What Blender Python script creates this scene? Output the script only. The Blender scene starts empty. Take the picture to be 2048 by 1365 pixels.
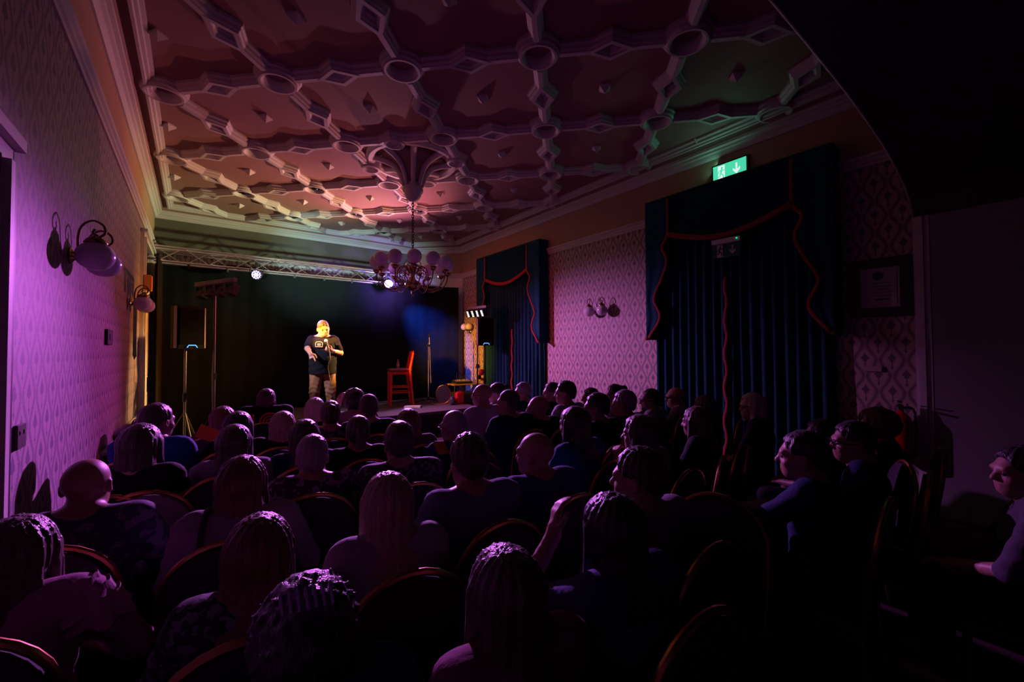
import bpy, math, random
import numpy as np
from mathutils import Vector, Matrix
random.seed(7); rng = np.random.default_rng(7)
PI = math.pi
SC = bpy.context.scene
COL = SC.collection
R = math.radians

# ------------------------------------------------------------------ camera
CZ = 1.70
FPX = 834.248
yaw, pitch, roll = R(37.207), R(1.3218), R(-0.2632)
F_ = np.array([math.sin(yaw)*math.cos(pitch), math.cos(yaw)*math.cos(pitch), math.sin(pitch)])
R_ = np.array([math.cos(yaw), -math.sin(yaw), 0.0]); U_ = np.cross(R_, F_)
RR = R_*math.cos(roll) + U_*math.sin(roll); UU = -R_*math.sin(roll) + U_*math.cos(roll)
cd = bpy.data.cameras.new('camera'); cam = bpy.data.objects.new('camera', cd); COL.objects.link(cam)
cd.sensor_width = 36.0; cd.lens = FPX/2048*36; cd.clip_start = 0.05; cd.clip_end = 60
m = Matrix.Identity(4)
for i in range(3):
    m[i][0] = RR[i]; m[i][1] = UU[i]; m[i][2] = -F_[i]
m[2][3] = CZ
cam.matrix_world = m
SC.camera = cam

def ray(x, y): return F_ + RR*(x-1024)/FPX - UU*(y-682.5)/FPX
def on_depth(x, y, d): return ray(x, y)*d + np.array([0, 0, CZ])      # point at forward distance d
def on_y(x, y, Y): r = ray(x, y); return r*Y/r[1] + np.array([0, 0, CZ])
def on_x(x, y, X): r = ray(x, y); return r*X/r[0] + np.array([0, 0, CZ])

# ------------------------------------------------------------------ world + exposure
w = bpy.data.worlds.new('world'); SC.world = w; w.use_nodes = True
w.node_tree.nodes['Background'].inputs[0].default_value = (0.10, 0.13, 0.30, 1)
w.node_tree.nodes['Background'].inputs[1].default_value = 0.004
vs = SC.view_settings
vs.view_transform = 'Standard'; vs.look = 'None'; vs.exposure = 0.0; vs.gamma = 1.0; vs.use_curve_mapping = False

# ------------------------------------------------------------------ lights (at the fixtures, with a few added fill spots)
def aim(o, tgt):
    d = Vector(tgt) - o.location
    o.rotation_euler = d.to_track_quat('-Z', 'Y').to_euler()
def spot(name, loc, tgt, col, power, size=60, blend=.6, rad=.05):
    l = bpy.data.lights.new(name, 'SPOT'); l.color = col; l.energy = power
    l.spot_size = R(size); l.spot_blend = blend; l.shadow_soft_size = rad
    o = bpy.data.objects.new(name, l); COL.objects.link(o); o.location = loc; aim(o, tgt); return o
def area(name, loc, tgt, col, power, sx, sy, spread=180):
    l = bpy.data.lights.new(name, 'AREA'); l.color = col; l.energy = power
    l.shape = 'RECTANGLE'; l.size = sx; l.size_y = sy; l.spread = R(spread)
    o = bpy.data.objects.new(name, l); COL.objects.link(o); o.location = loc; aim(o, tgt); return o
PAR1 = np.array(on_y(513, 550, 9.86)); PAR2 = np.array(on_y(777, 568, 9.86))
TBR = np.array([5.12, 8.05, 2.60]); TBL = np.array([0.22, 7.40, 2.62])
PURPLE = (0.62, 0.10, 1.0); VIOLET = (0.30, 0.16, 1.0)
# the two lit pars on the truss throw purple wash into the room
spot('par_wash_left', PAR1 + [0.0, -.22, -.06], (5.9, 5.4, .2), (.95, .25, 1.0), 1750, 56, 1.0, .05)
spot('par_wash_right', PAR2 + [0.0, -.22, -.06], (-.69, 3.6, .1), (.74, .075, .82), 1150, 44, 1.0, .05)
spot('par_violet_crowd', PAR2 + [0.0, -.22, -.06], (1.8, 4.5, 1.0), (.72, .18, 1.0), 4200, 48, .9, .05)
# stage right LED bar: warm heads on the performer and spill on the left end of the room
spot('bar_warm_face', TBR + [-.1, -.1, .1], (1.9, 8.2, 1.75), (1.0, .66, .28), 1500, 26, .6, .04)
spot('bar_amber_wide', TBR + [-.05, .02, .1], (-0.7, 9.3, 1.5), (1.0, .32, .02), 2100, 44, 1.0, .04)
spot('rose_wall_fill', TBR + [-.05, -.05, .1], (-0.7, 6.4, 1.8), (1.0, .10, .16), 330, 34, 1.0, .04)  # added weak fill for the middle of the left wall
spot('bar_green_far', TBR + [-.1, .14, .15], (-0.7, 11.0, 4.2), (.66, 1.0, .55), 620, 50, 1.0, .04)
spot('bar_yellow_up', TBR + [-.1, .10, .15], (0.2, 9.2, 4.9), (1.0, .62, .16), 480, 64, 1.0, .04)
spot('bar_red_wide', TBR + [-.12, -.08, .15], (1.2, 7.6, 4.9), (1.0, .27, .25), 400, 84, 1.0, .04)
spot('pink_ceiling_fill', PAR2 + [-.10, -.3, .05], (2.5, 7.7, 4.9), (1.0, .38, .62), 230, 104, 1.0, .05)  # added spot beside the right par, brightens the ceiling
# stage left LED bar: amber on stool, far corner and right wall
spot('bar_left_amber', TBL + [.1, .1, 0], (5.9, 9.7, 1.4), (1.0, .40, .03), 2600, 27, .9, .04)
spot('bar_left_red', TBL + [.12, 0, 0], (5.6, 8.2, 1.9), (1.0, .05, .03), 420, 60, 1.0, .04)
spot('bar_left_white', TBL + [.1, .15, 0], (1.9, 8.2, 1.5), (.70, .60, 1.0), 260, 34, .7, .04)
# blue par behind the chandelier grazing the backdrop
spot('par_blue', PAR2 + [.18, -.10, -.10], (4.9, 10.2, 2.3), (.02, .10, 1.0), 900, 54, 1.0, .05)
spot('par_blue_core', PAR2 + [.18, -.10, -.10], (4.8, 10.2, 2.3), (.03, .10, 1.0), 260, 30, 1.0, .05)
spot('par_halo_fill', PAR2 + [0.05, -.30, -.05], tuple(PAR2 + [.05, 1.0, -.10]), (.36, .16, 1.0), 220, 125, 1.0, .05)  # added spot aimed back at the drape, imitates the par's halo
spot('teal_truss_fill', TBL + [.1, .1, .15], (2.2, 10.0, 3.55), (.60, 1.0, .88), 600, 50, 1.0, .04)  # added to brighten the truss
spot('bar_left_stool', TBL + [.1, .12, 0], (3.6, 8.95, 1.10), (1.0, .36, .10), 2200, 12, .8, .04)
# green emergency sign glow
area('sign_glow', (5.86, 2.76, 4.19), (4.4, 2.9, 4.6), (.25, 1.0, .62), .9, .42, .15)
area('sign_glow_side', (5.905, 2.97, 4.30), (5.5, 3.8, 4.9), (.25, 1.0, .62), .25, .08, .2)

# ------------------------------------------------------------------ materials
MATS = {}
def mat(name, col, rough=.6, metal=0, spec=.5, sheen=0, emit=None, estr=0, alpha=1, trans=0, bump=None, noise=None, ior=1.45, coat=0):
    """bump=(scale,strength,stretch xyz)  noise=(scale, amount) colour variation"""
    if name in MATS: return MATS[name]
    m = bpy.data.materials.new(name); m.use_nodes = True; nt = m.node_tree; b = nt.nodes['Principled BSDF']
    b.inputs['Base Color'].default_value = (*col, 1); b.inputs['Roughness'].default_value = rough
    b.inputs['Metallic'].default_value = metal; b.inputs['Specular IOR Level'].default_value = spec
    b.inputs['IOR'].default_value = ior
    b.inputs['Sheen Weight'].default_value = sheen; b.inputs['Coat Weight'].default_value = coat
    b.inputs['Transmission Weight'].default_value = trans; b.inputs['Alpha'].default_value = alpha
    if emit: b.inputs['Emission Color'].default_value = (*emit, 1); b.inputs['Emission Strength'].default_value = estr
    tc = None
    if bump or noise: tc = nt.nodes.new('ShaderNodeTexCoord')
    if noise:
        n = nt.nodes.new('ShaderNodeTexNoise'); n.inputs['Scale'].default_value = noise[0]; n.inputs['Detail'].default_value = 4
        nt.links.new(tc.outputs['Object'], n.inputs['Vector'])
        mx = nt.nodes.new('ShaderNodeMix'); mx.data_type = 'RGBA'
        mx.inputs[6].default_value = (*[c*(1-noise[1]) for c in col], 1); mx.inputs[7].default_value = (*[min(1, c*(1+noise[1])) for c in col], 1)
        nt.links.new(n.outputs[0], mx.inputs[0]); nt.links.new(mx.outputs[2], b.inputs['Base Color'])
    if bump:
        mp = nt.nodes.new('ShaderNodeMapping'); mp.inputs['Scale'].default_value = bump[2]
        n = nt.nodes.new('ShaderNodeTexNoise'); n.inputs['Scale'].default_value = bump[0]; n.inputs['Detail'].default_value = 3
        bp = nt.nodes.new('ShaderNodeBump'); bp.inputs['Strength'].default_value = bump[1]; bp.inputs['Distance'].default_value = .01
        nt.links.new(tc.outputs['Object'], mp.inputs[0]); nt.links.new(mp.outputs[0], n.inputs['Vector'])
        nt.links.new(n.outputs[0], bp.inputs['Height']); nt.links.new(bp.outputs[0], b.inputs['Normal'])
    MATS[name] = m; return m

PLASTER = mat('cream_plaster', (.52, .48, .48), .55, bump=(120, .15, (1, 1, 1)))
FIELD = mat('terracotta_paint', (.27, .145, .135), .75, noise=(3, .06))
CREAMWALL = mat('frieze_paint', (.38, .23, .15), .75, noise=(2, .08))
WHITEPAINT = mat('white_gloss_paint', (.62, .60, .56), .35)
PANELPAINT = mat('grey_lilac_paint', (.22, .21, .25), .6, noise=(2, .05))
BLACK = mat('black_matte', (.012, .012, .014), .6)
BLACKM = mat('black_metal', (.02, .02, .022), .35, .4)
STEEL = mat('aluminium', (.85, .85, .86), .32, 1); DIMSTEEL = mat('dull_steel', (.16, .15, .14), .35, 1)
CHROME = mat('chrome', (.75, .72, .72), .12, 1)
BRASS = mat('aged_brass', (.35, .22, .12), .22, 1)
GOLD = mat('gold_frame', (.40, .20, .08), .38, 1)
OPAL = mat('opal_glass', (.62, .58, .66), .18, coat=.4)
SKIN = mat('skin', (.30, .155, .115), .5, noise=(30, .06))
SKIN2 = mat('fair_skin', (.42, .23, .18), .5, noise=(30, .06))
CURTAIN = mat('teal_velvet', (.006, .055, .085), .8, spec=.15, sheen=0, noise=(12, .3))
CURTIN2 = mat('teal_cloth', (.004, .032, .045), .9, spec=.1, noise=(12, .2))
FRINGE = mat('red_fringe', (.30, .022, .026), .7, bump=(300, .8, (1, 1, .15)))
DRAPE = mat('black_serge', (.007, .009, .011), .95, spec=.1, noise=(4, .3))
DECK = mat('stage_carpet', (.10, .085, .085), .85, bump=(500, .3, (1, 1, 1)), noise=(40, .3))
VALANCE = mat('stage_valance', (.012, .012, .014), .9)
CHAIRFAB = mat('chair_fabric', (.030, .020, .030), .8, noise=(60, .3))
CHAIRPALE = mat('chair_cover_pale', (.28, .22, .26), .8)
REDWOOD = mat('red_stained_wood', (.78, .055, .02), .4, bump=(80, .2, (1, 1, .1)))
SEATMAROON = mat('maroon_leather', (.20, .045, .045), .5)
CARPET = None

def val(nt, v):
    n = nt.nodes.new('ShaderNodeValue'); n.outputs[0].default_value = v; return n.outputs[0]
class E:
    """tiny expression builder over Math nodes"""
    def __init__(s, nt, o): s.nt = nt; s.o = o
    def _m(s, op, b=None, c=None):
        n = s.nt.nodes.new('ShaderNodeMath'); n.operation = op
        s.nt.links.new(s.o, n.inputs[0])
        for i, v in ((1, b), (2, c)):
            if v is None: continue
            if isinstance(v, E): s.nt.links.new(v.o, n.inputs[i])
            else: n.inputs[i].default_value = v
        return E(s.nt, n.outputs[0])
    def __add__(s, b): return s._m('ADD', b)
    def __sub__(s, b): return s._m('SUBTRACT', b)
    def __mul__(s, b): return s._m('MULTIPLY', b)
    def gt(s, b): return s._m('GREATER_THAN', b)
    def lt(s, b): return s._m('LESS_THAN', b)
    def cos(s): return s._m('COSINE')
    def abs(s): return s._m('ABSOLUTE')
    def fract(s): return s._m('FRACT')
    def mx(s, b): return s._m('MAXIMUM', b)
    def mn(s, b): return s._m('MINIMUM', b)

def wallpaper(name, light, dark, pu=.226, pv=.352, voff=0.0, lv=.045):
    m = bpy.data.materials.new(name); m.use_nodes = True; nt = m.node_tree; b = nt.nodes['Principled BSDF']
    uv = nt.nodes.new('ShaderNodeUVMap'); sp = nt.nodes.new('ShaderNodeSeparateXYZ'); nt.links.new(uv.outputs[0], sp.inputs[0])
    U = E(nt, sp.outputs[0])*(1/pu); V = (E(nt, sp.outputs[1])+voff)*(1/pv)
    out = None
    for ou, ov in ((0, 0), (.5, .5)):
        u = ((U+ou).fract()-.5).abs()            # 0 on the motif axis
        v = (V+ov).fract()-.5                    # -0.5..0.5
        leaf = (u*(1/.150) + (v-.045).abs()*(1/.175) + (v*80).cos()*.08).lt(.95)
        lobe = (((u-.085)*(1/.070))._m('POWER', 2) + ((v-lv)*(1/.045))._m('POWER', 2)).lt(1.0)
        stalk = u.lt(.022)*((v+.18).abs().lt(.13))
        bud = (u*(1/.060) + (v+.245).abs()*(1/.060)).lt(1.0)
        og = (u - ((v+.02)*(2*PI)).cos()*.165 - .25).abs()
        band = (og + ((v*58).cos()*(u*46).cos())*.020).lt(.050)
        lace = ((og-.085).abs() + (v*90).cos()*.014).lt(.014)
        s_ = leaf.mx(lobe).mx(stalk).mx(bud).mx(band*.85).mx(lace*.45)
        out = s_ if out is None else out.mx(s_)
    mx = nt.nodes.new('ShaderNodeMix'); mx.data_type = 'RGBA'
    mx.inputs[6].default_value = (*light, 1); mx.inputs[7].default_value = (*dark, 1)
    nt.links.new(out.o, mx.inputs[0]); nt.links.new(mx.outputs[2], b.inputs['Base Color'])
    b.inputs['Roughness'].default_value = .55
    return m
PAPER = wallpaper('damask_wallpaper', (.40, .315, .275), (.105, .085, .115))
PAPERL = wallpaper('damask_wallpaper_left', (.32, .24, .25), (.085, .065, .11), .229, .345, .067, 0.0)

def carpet_mat():
    m = bpy.data.materials.new('carpet'); m.use_nodes = True; nt = m.node_tree; b = nt.nodes['Principled BSDF']
    tc = nt.nodes.new('ShaderNodeTexCoord'); v = nt.nodes.new('ShaderNodeTexVoronoi'); v.inputs['Scale'].default_value = 5
    r = nt.nodes.new('ShaderNodeValToRGB'); r.color_ramp.elements[0].color = (.07, .022, .03, 1); r.color_ramp.elements[1].color = (.03, .010, .016, 1)
    nt.links.new(tc.outputs['Object'], v.inputs['Vector']); nt.links.new(v.outputs['Distance'], r.inputs[0]); nt.links.new(r.outputs[0], b.inputs['Base Color'])
    b.inputs['Roughness'].default_value = .95; return m
CARPET = carpet_mat()

def hairmat(name, col, rough=.38):
    if name in MATS: return MATS[name]
    m = mat(name, col, rough, spec=.5, sheen=.15)
    nt = m.node_tree; b = nt.nodes['Principled BSDF']
    tc = nt.nodes.new('ShaderNodeTexCoord'); mp = nt.nodes.new('ShaderNodeMapping'); mp.inputs['Scale'].default_value = (1, 1, .06)
    n = nt.nodes.new('ShaderNodeTexNoise'); n.inputs['Scale'].default_value = 170; n.inputs['Detail'].default_value = 2
    bp = nt.nodes.new('ShaderNodeBump'); bp.inputs['Strength'].default_value = .55; bp.inputs['Distance'].default_value = .01
    nt.links.new(tc.outputs['Object'], mp.inputs[0]); nt.links.new(mp.outputs[0], n.inputs['Vector'])
    nt.links.new(n.outputs[0], bp.inputs['Height']); nt.links.new(bp.outputs[0], b.inputs['Normal'])
    mx = nt.nodes.new('ShaderNodeMix'); mx.data_type = 'RGBA'
    mx.inputs[6].default_value = (*[c*.55 for c in col], 1); mx.inputs[7].default_value = (*[min(1, c*1.4) for c in col], 1)
    nt.links.new(n.outputs[0], mx.inputs[0]); nt.links.new(mx.outputs[2], b.inputs['Base Color'])
    return m
HAIR = {'black': hairmat('hair_black', (.018, .014, .014)), 'dark': hairmat('hair_dark_brown', (.045, .026, .018)),
        'brown': hairmat('hair_brown', (.075, .042, .03)), 'auburn': hairmat('hair_auburn', (.12, .035, .022)),
        'blonde': hairmat('hair_blonde', (.34, .25, .17)), 'pale': hairmat('hair_pale_blonde', (.50, .42, .34)),
        'grey': hairmat('hair_grey', (.22, .20, .21)), 'stubble': hairmat('hair_cropped', (.07, .045, .04), .6)}
def cloth(col, rough=.85):
    col = tuple(c*.55 for c in col)
    return mat('cloth_%02x%02x%02x' % tuple(int(255*c) for c in col), col, rough, spec=.2, bump=(35, .35, (1, 1, .6)))
def patterned(name, a, b_, scale=38):
    if name in MATS: return MATS[name]
    m = mat(name, a, .8); nt = m.node_tree; b = nt.nodes['Principled BSDF']
    tc = nt.nodes.new('ShaderNodeTexCoord'); v = nt.nodes.new('ShaderNodeTexNoise'); v.inputs['Scale'].default_value = scale; v.inputs['Detail'].default_value = 1
    r = nt.nodes.new('ShaderNodeValToRGB'); r.color_ramp.interpolation = 'CONSTANT'
    r.color_ramp.elements[0].color = (*a, 1); r.color_ramp.elements[1].color = (*b_, 1); r.color_ramp.elements[1].position = .55
    nt.links.new(tc.outputs['Object'], v.inputs['Vector']); nt.links.new(v.outputs[0], r.inputs[0]); nt.links.new(r.outputs[0], b.inputs['Base Color'])
    return m

# ------------------------------------------------------------------ object helpers
def tag(o, label=None, cat=None, group=None, kind=None):
    if label: o['label'] = label
    if cat: o['category'] = cat
    if group: o['group'] = group
    if kind: o['kind'] = kind
    return o
def thing(name, label, cat, loc=(0, 0, 0), rz=0, group=None):
    o = bpy.data.objects.new(name, None); COL.objects.link(o); o.empty_display_size = .1
    o.location = tuple(float(v) for v in loc); o.rotation_euler = (0, 0, rz)
    return tag(o, label, cat, group)
def inst(src, parent, loc=(0, 0, 0), rot=(0, 0, 0), scale=(1, 1, 1)):
    c = src.copy(); COL.objects.link(c); c.parent = parent; c.location = loc; c.rotation_euler = rot; c.scale = scale; return c
def dup(root, loc, rz, label=None, group=None):
    r = root.copy(); COL.objects.link(r); r.location = loc; r.rotation_euler = (0, 0, rz)
    if label: r['label'] = label
    if group: r['group'] = group
    for ch in list(root.children):
        c = ch.copy(); COL.objects.link(c); c.parent = r
        for g in ch.children:
            d = g.copy(); COL.objects.link(d); d.parent = c
    return r

class MB:
    """collects primitives into ONE mesh object"""
    def __init__(s): s.v = []; s.f = []; s.mi = []; s.uv = None
    def add(s, vs, fs, mi=0):
        o = len(s.v); s.v += [tuple(map(float, v)) for v in vs]; s.f += [tuple(i+o for i in f) for f in fs]; s.mi += [mi]*len(fs); return s
    def box(s, c, d, M=None, mi=0, bev=0):
        x, y, z = [k/2 for k in d]
        if bev:
            b = min(bev, x*.9, y*.9, z*.9)
            vs = []
            for zz, k in ((-z, b), (-z+b, 0), (z-b, 0), (z, b)):
                vs += [(sx*(x-(k if 1 else 0)), sy*(y-k), zz) for sx, sy in ((-1, -1), (1, -1), (1, 1), (-1, 1))]
            fs = [(3, 2, 1, 0), (12, 13, 14, 15)]
            for r in range(3):
                for i in range(4): j = (i+1) % 4; fs.append((r*4+i, r*4+j, r*4+4+j, r*4+4+i))
        else:
            vs = [(sx*x, sy*y, sz*z) for sz in (-1, 1) for sx, sy in ((-1, -1), (1, -1), (1, 1), (-1, 1))]
            fs = [(3, 2, 1, 0), (4, 5, 6, 7), (0, 1, 5, 4), (1, 2, 6, 5), (2, 3, 7, 6), (3, 0, 4, 7)]
        if M is not None: vs = [tuple((M @ Vector(v))) for v in vs]
        return s.add([(v[0]+c[0], v[1]+c[1], v[2]+c[2]) for v in vs], fs, mi)
    def tube(s, pts, rad, n=8, cap=True, mi=0, flat=1.0, up=(0, 0, 1)):
        pts = [Vector(p) for p in pts]
        rad = [rad]*len(pts) if not hasattr(rad, '__len__') else list(rad)
        N = len(pts); rings = []
        prev = None
        for i, p in enumerate(pts):
            t = (pts[min(i+1, N-1)]-pts[max(i-1, 0)]); t = t.normalized() if t.length > 1e-9 else Vector((0, 0, 1))
            if prev is None:
                a = Vector(up); a = a if abs(a.dot(t)) < .95 else Vector((1, 0, 0))
                u = (a - t*a.dot(t)).normalized()
            else:
                u = prev - t*prev.dot(t); u = u.normalized() if u.length > 1e-6 else t.orthogonal().normalized()
            prev = u; v = t.cross(u)
            rings += [tuple(p + (u*math.cos(2*PI*k/n) + v*math.sin(2*PI*k/n)*flat)*rad[i]) for k in range(n)]
        fs = []
        for i in range(N-1):
            for k in range(n):
                k2 = (k+1) % n; fs.append((i*n+k, i*n+k2, (i+1)*n+k2, (i+1)*n+k))
        if cap: fs += [tuple(range(n-1, -1, -1)), tuple((N-1)*n+k for k in range(n))]
        return s.add(rings, fs, mi)
    def lathe(s, prof, c=(0, 0, 0), n=24, mi=0, M=None):
        vs = []; fs = []
        for r, z in prof:
            vs += [(r*math.cos(2*PI*k/n), r*math.sin(2*PI*k/n), z) for k in range(n)]
        for i in range(len(prof)-1):
            for k in range(n):
                k2 = (k+1) % n; fs.append((i*n+k, i*n+k2, (i+1)*n+k2, (i+1)*n+k))
        if prof[0][0] > 1e-5: fs.append(tuple(range(n-1, -1, -1)))
        if prof[-1][0] > 1e-5: fs.append(tuple((len(prof)-1)*n+k for k in range(n)))
        if M is not None: vs = [tuple(M @ Vector(v)) for v in vs]
        return s.add([(v[0]+c[0], v[1]+c[1], v[2]+c[2]) for v in vs], fs, mi)
    def sphere(s, c, r, n=20, mi=0, sc=(1, 1, 1)):
        pr = [(max(1e-4, math.sin(PI*i/(n//2)))*1.0, -math.cos(PI*i/(n//2))) for i in range(n//2+1)]
        vs = []; fs = []
        for a, z in pr: vs += [(c[0]+a*r*sc[0]*math.cos(2*PI*k/n), c[1]+a*r*sc[1]*math.sin(2*PI*k/n), c[2]+z*r*sc[2]) for k in range(n)]
        for i in range(len(pr)-1):
            for k in range(n):
                k2 = (k+1) % n; fs.append((i*n+k, i*n+k2, (i+1)*n+k2, (i+1)*n+k))
        return s.add(vs, fs, mi)
    def ring(s, c, ro, ri, prof, n=28, mi=0):
        """closed band; prof = list of (t,z) t 0..1 from inner to outer"""
        vs = []; fs = []; P = len(prof)
        for k in range(n):
            a = 2*PI*k/n
            for t, z in prof:
                r = ri + (ro-ri)*t; vs.append((c[0]+r*math.cos(a), c[1]+r*math.sin(a), c[2]+z))
        for k in range(n):
            k2 = (k+1) % n
            for j in range(P):
                j2 = (j+1) % P; fs.append((k*P+j, k*P+j2, k2*P+j2, k2*P+j))
        return s.add(vs, fs, mi)
    def prism(s, poly, z0, z1, ax='z', mi=0):
        """poly 2D, extruded along axis: 'z' -> (x,y,z) 'x' -> (z0..z1, a, b) 'y' -> (a, z0..z1, b)"""
        def P(a, b, h): return (a, b, h) if ax == 'z' else ((h, a, b) if ax == 'x' else (a, h, b))
        n = len(poly); vs = [P(a, b, z0) for a, b in poly] + [P(a, b, z1) for a, b in poly]
        fs = [tuple(range(n-1, -1, -1)), tuple(range(n, 2*n))] + [(i, (i+1) % n, n+(i+1) % n, n+i) for i in range(n)]
        return s.add(vs, fs, mi)
    def sweep(s, path, prof, closed=False, mi=0, mis=None):
        """path 2D (x,y) list, prof list of (offset to the left of travel, z) open profile, mitred"""
        n = len(path); P = len(prof); vs = []
        for i in range(n):
            p = Vector(path[i]); a = Vector(path[(i-1) % n]); b = Vector(path[(i+1) % n])
            d1 = (p-a).normalized() if (closed or i > 0) else (b-p).normalized()
            d2 = (b-p).normalized() if (closed or i < n-1) else d1
            n1 = Vector((-d1.y, d1.x)); n2 = Vector((-d2.y, d2.x)); mtr = (n1+n2)
            mtr = mtr/(max(.25, mtr.dot(n1)) if mtr.length > 1e-6 else 1)
            for o, z in prof: vs.append((p.x+mtr.x*o, p.y+mtr.y*o, z))
        fs = []; ms = []
        for i in range(n if closed else n-1):
            j = (i+1) % n
            for k in range(P-1): fs.append((i*P+k, j*P+k, j*P+k+1, i*P+k+1)); ms.append(mis[k] if mis else mi)
        o = len(s.v); s.v += vs; s.f += [tuple(a+o for a in f) for f in fs]; s.mi += ms
        if not closed and P > 2:
            s.add([vs[k] for k in range(P)], [tuple(range(P))], mi); s.add([vs[(n-1)*P+k] for k in range(P)], [tuple(range(P-1, -1, -1))], mi)
        return s
    def build(s, name, mats, parent=None, smooth=False, loc=None, rot=None, recalc=True):
        me = bpy.data.meshes.new(name); me.from_pydata(s.v, [], s.f)
        for m_ in (mats if isinstance(mats, (list, tuple)) else [mats]): me.materials.append(m_)
        me.polygons.foreach_set('material_index', s.mi)
        if recalc:
            import bmesh
            b = bmesh.new(); b.from_mesh(me); bmesh.ops.recalc_face_normals(b, faces=b.faces[:]); b.to_mesh(me); b.free()
        if smooth == 'auto':
            me.polygons.foreach_set('use_smooth', [True]*len(me.polygons)); me.set_sharp_from_angle(angle=R(38))
        elif smooth: me.polygons.foreach_set('use_smooth', [True]*len(me.polygons))
        o = bpy.data.objects.new(name, me); COL.objects.link(o)
        if parent: o.parent = parent
        if loc is not None: o.location = loc
        if rot is not None: o.rotation_euler = rot
        return o
def struct(name, o): o.name = name; o['kind'] = 'structure'; return o
def wallquad(name, p0, p1, z0, z1, material, parent=None, uoff=0, thick=.12):
    """a wall slab from p0 to p1, the room on its left hand side, metre uvs"""
    p0 = Vector(p0); p1 = Vector(p1); L = (p1-p0).length; d = (p1-p0)/L; nrm = Vector((d.y, -d.x))*thick
    a = [(p0.x, p0.y, z0), (p1.x, p1.y, z0), (p1.x, p1.y, z1), (p0.x, p0.y, z1)]
    b = [(x+nrm.x, y+nrm.y, z) for x, y, z in a]
    me = bpy.data.meshes.new(name); me.from_pydata(a+b, [], [(3, 2, 1, 0), (4, 5, 6, 7), (0, 1, 5, 4), (1, 2, 6, 5), (2, 3, 7, 6), (3, 0, 4, 7)])
    me.materials.append(material); uvl = me.uv_layers.new(name='UVMap')
    for lp in me.loops:
        v = me.vertices[lp.vertex_index].co
        uvl.data[lp.index].uv = ((Vector((v.x, v.y))-p0).dot(d)+uoff, v.z)
    o = bpy.data.objects.new(name, me); COL.objects.link(o)
    if parent: o.parent = parent
    return o

# ------------------------------------------------------------------ room shell
XL, XR, YB, ZC = -.69, 5.96, 11.17, 4.72
Y0 = -2.2
CH0 = (4.90, YB); CH1 = (XR, 10.13)
ZR0, ZR1 = 3.74, 3.87          # picture rail
ZK = 4.455                     # bottom of cornice
ARY = .90                      # plane of the arch
b = MB(); b.box((2.6, 4.4, -.06), (7.6, 14.2, .12)); fl = struct('floor', b.build('floor', CARPET))
# walls: papered part, frieze above
def wall(name, p0, p1, paper, uoff=0):
    lo = struct(name, wallquad(name, p0, p1, 0, ZR1, paper, None, uoff))
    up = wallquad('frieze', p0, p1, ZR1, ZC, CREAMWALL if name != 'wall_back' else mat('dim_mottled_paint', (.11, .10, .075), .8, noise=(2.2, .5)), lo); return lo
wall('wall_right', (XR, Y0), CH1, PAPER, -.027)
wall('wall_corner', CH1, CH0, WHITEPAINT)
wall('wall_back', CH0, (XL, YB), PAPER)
wall('wall_left', (XL, YB), (XL, Y0), PAPERL)
b = MB(); b.box((2.6, Y0-.06, 2.36), (7.6, .12, 4.72)); struct('wall_rear', b.build('wall_rear', mat('dark_rear_paint', (.03, .025, .03), .9)))
# ceiling
b = MB(); b.box((2.6, 4.5, ZC+.06), (7.6, 13.9, .12)); ceil = struct('ceiling', b.build('ceiling', FIELD))
# cornice and picture rail, mitred round the room
loop = [(XR, ARY), CH1, CH0, (XL, YB), (XL, ARY)]
cor = [(0, ZK), (.02, ZK), (.035, ZK+.02), (.05, ZK+.06), (.075, ZK+.075), (.08, ZK+.10), (.11, ZK+.115), (.115, ZK+.15),
       (.13, ZK+.19), (.16, ZK+.215), (.205, ZK+.22), (.21, ZK+.165), (.235, ZK+.165), (.245, ZK+.185), (.27, ZK+.195), (.28, ZK+.22), (.31, ZK+.235), (.31, ZC)]
b = MB(); b.sweep(loop, cor, mis=[0]*7+[1, 1, 1]+[0]*7); struct('trim_1', b.build('trim_1', [PLASTER, FIELD], smooth='auto'))
rail = [(0, ZR0), (.015, ZR0), (.02, ZR0+.03), (.035, ZR0+.04), (.035, ZR0+.075), (.055, ZR0+.09), (.06, ZR0+.12), (.03, ZR1), (0, ZR1)]
b = MB(); b.sweep(loop, rail); struct('trim_2', b.build('trim_2', PLASTER, smooth='auto'))
b = MB(); b.sweep([(XR, ARY+.05), CH1, CH0, (XL, YB), (XL, ARY)], [(0, 0), (.025, 0), (.025, .16), (.012, .20), (0, .20)]); struct('baseboard_1', b.build('baseboard_1', WHITEPAINT))

# ---------------- ceiling plasterwork: diagonal lattice of ribs, rings and bosses
CEL = 1.42; s2 = 2**-.5
def node(r, c): return (CEL*(-.2217+(r+c)*s2), CEL*(2.8884+(r-c)*s2))
def inside(x, y, mgn=.0):
    if x < XL+.31-mgn-.05 or x > XR-.31+mgn+.05 or y > YB-.31+mgn or y < ARY+.0: return False
    return (x-4.75)+(y-10.02) < .52 + mgn      # chamfered corner
RR_ = .235
# node ring
b = MB(); b.ring((0, 0, 0), RR_, .125, [(.0, 0), (.0, -.05), (.18, -.085), (.35, -.105), (.55, -.105), (.62, -.085), (.78, -.075), (.85, -.045), (1, -.035), (1, 0)], n=24)
ring0 = b.build('ring', PLASTER, ceil, smooth='auto')
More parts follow.
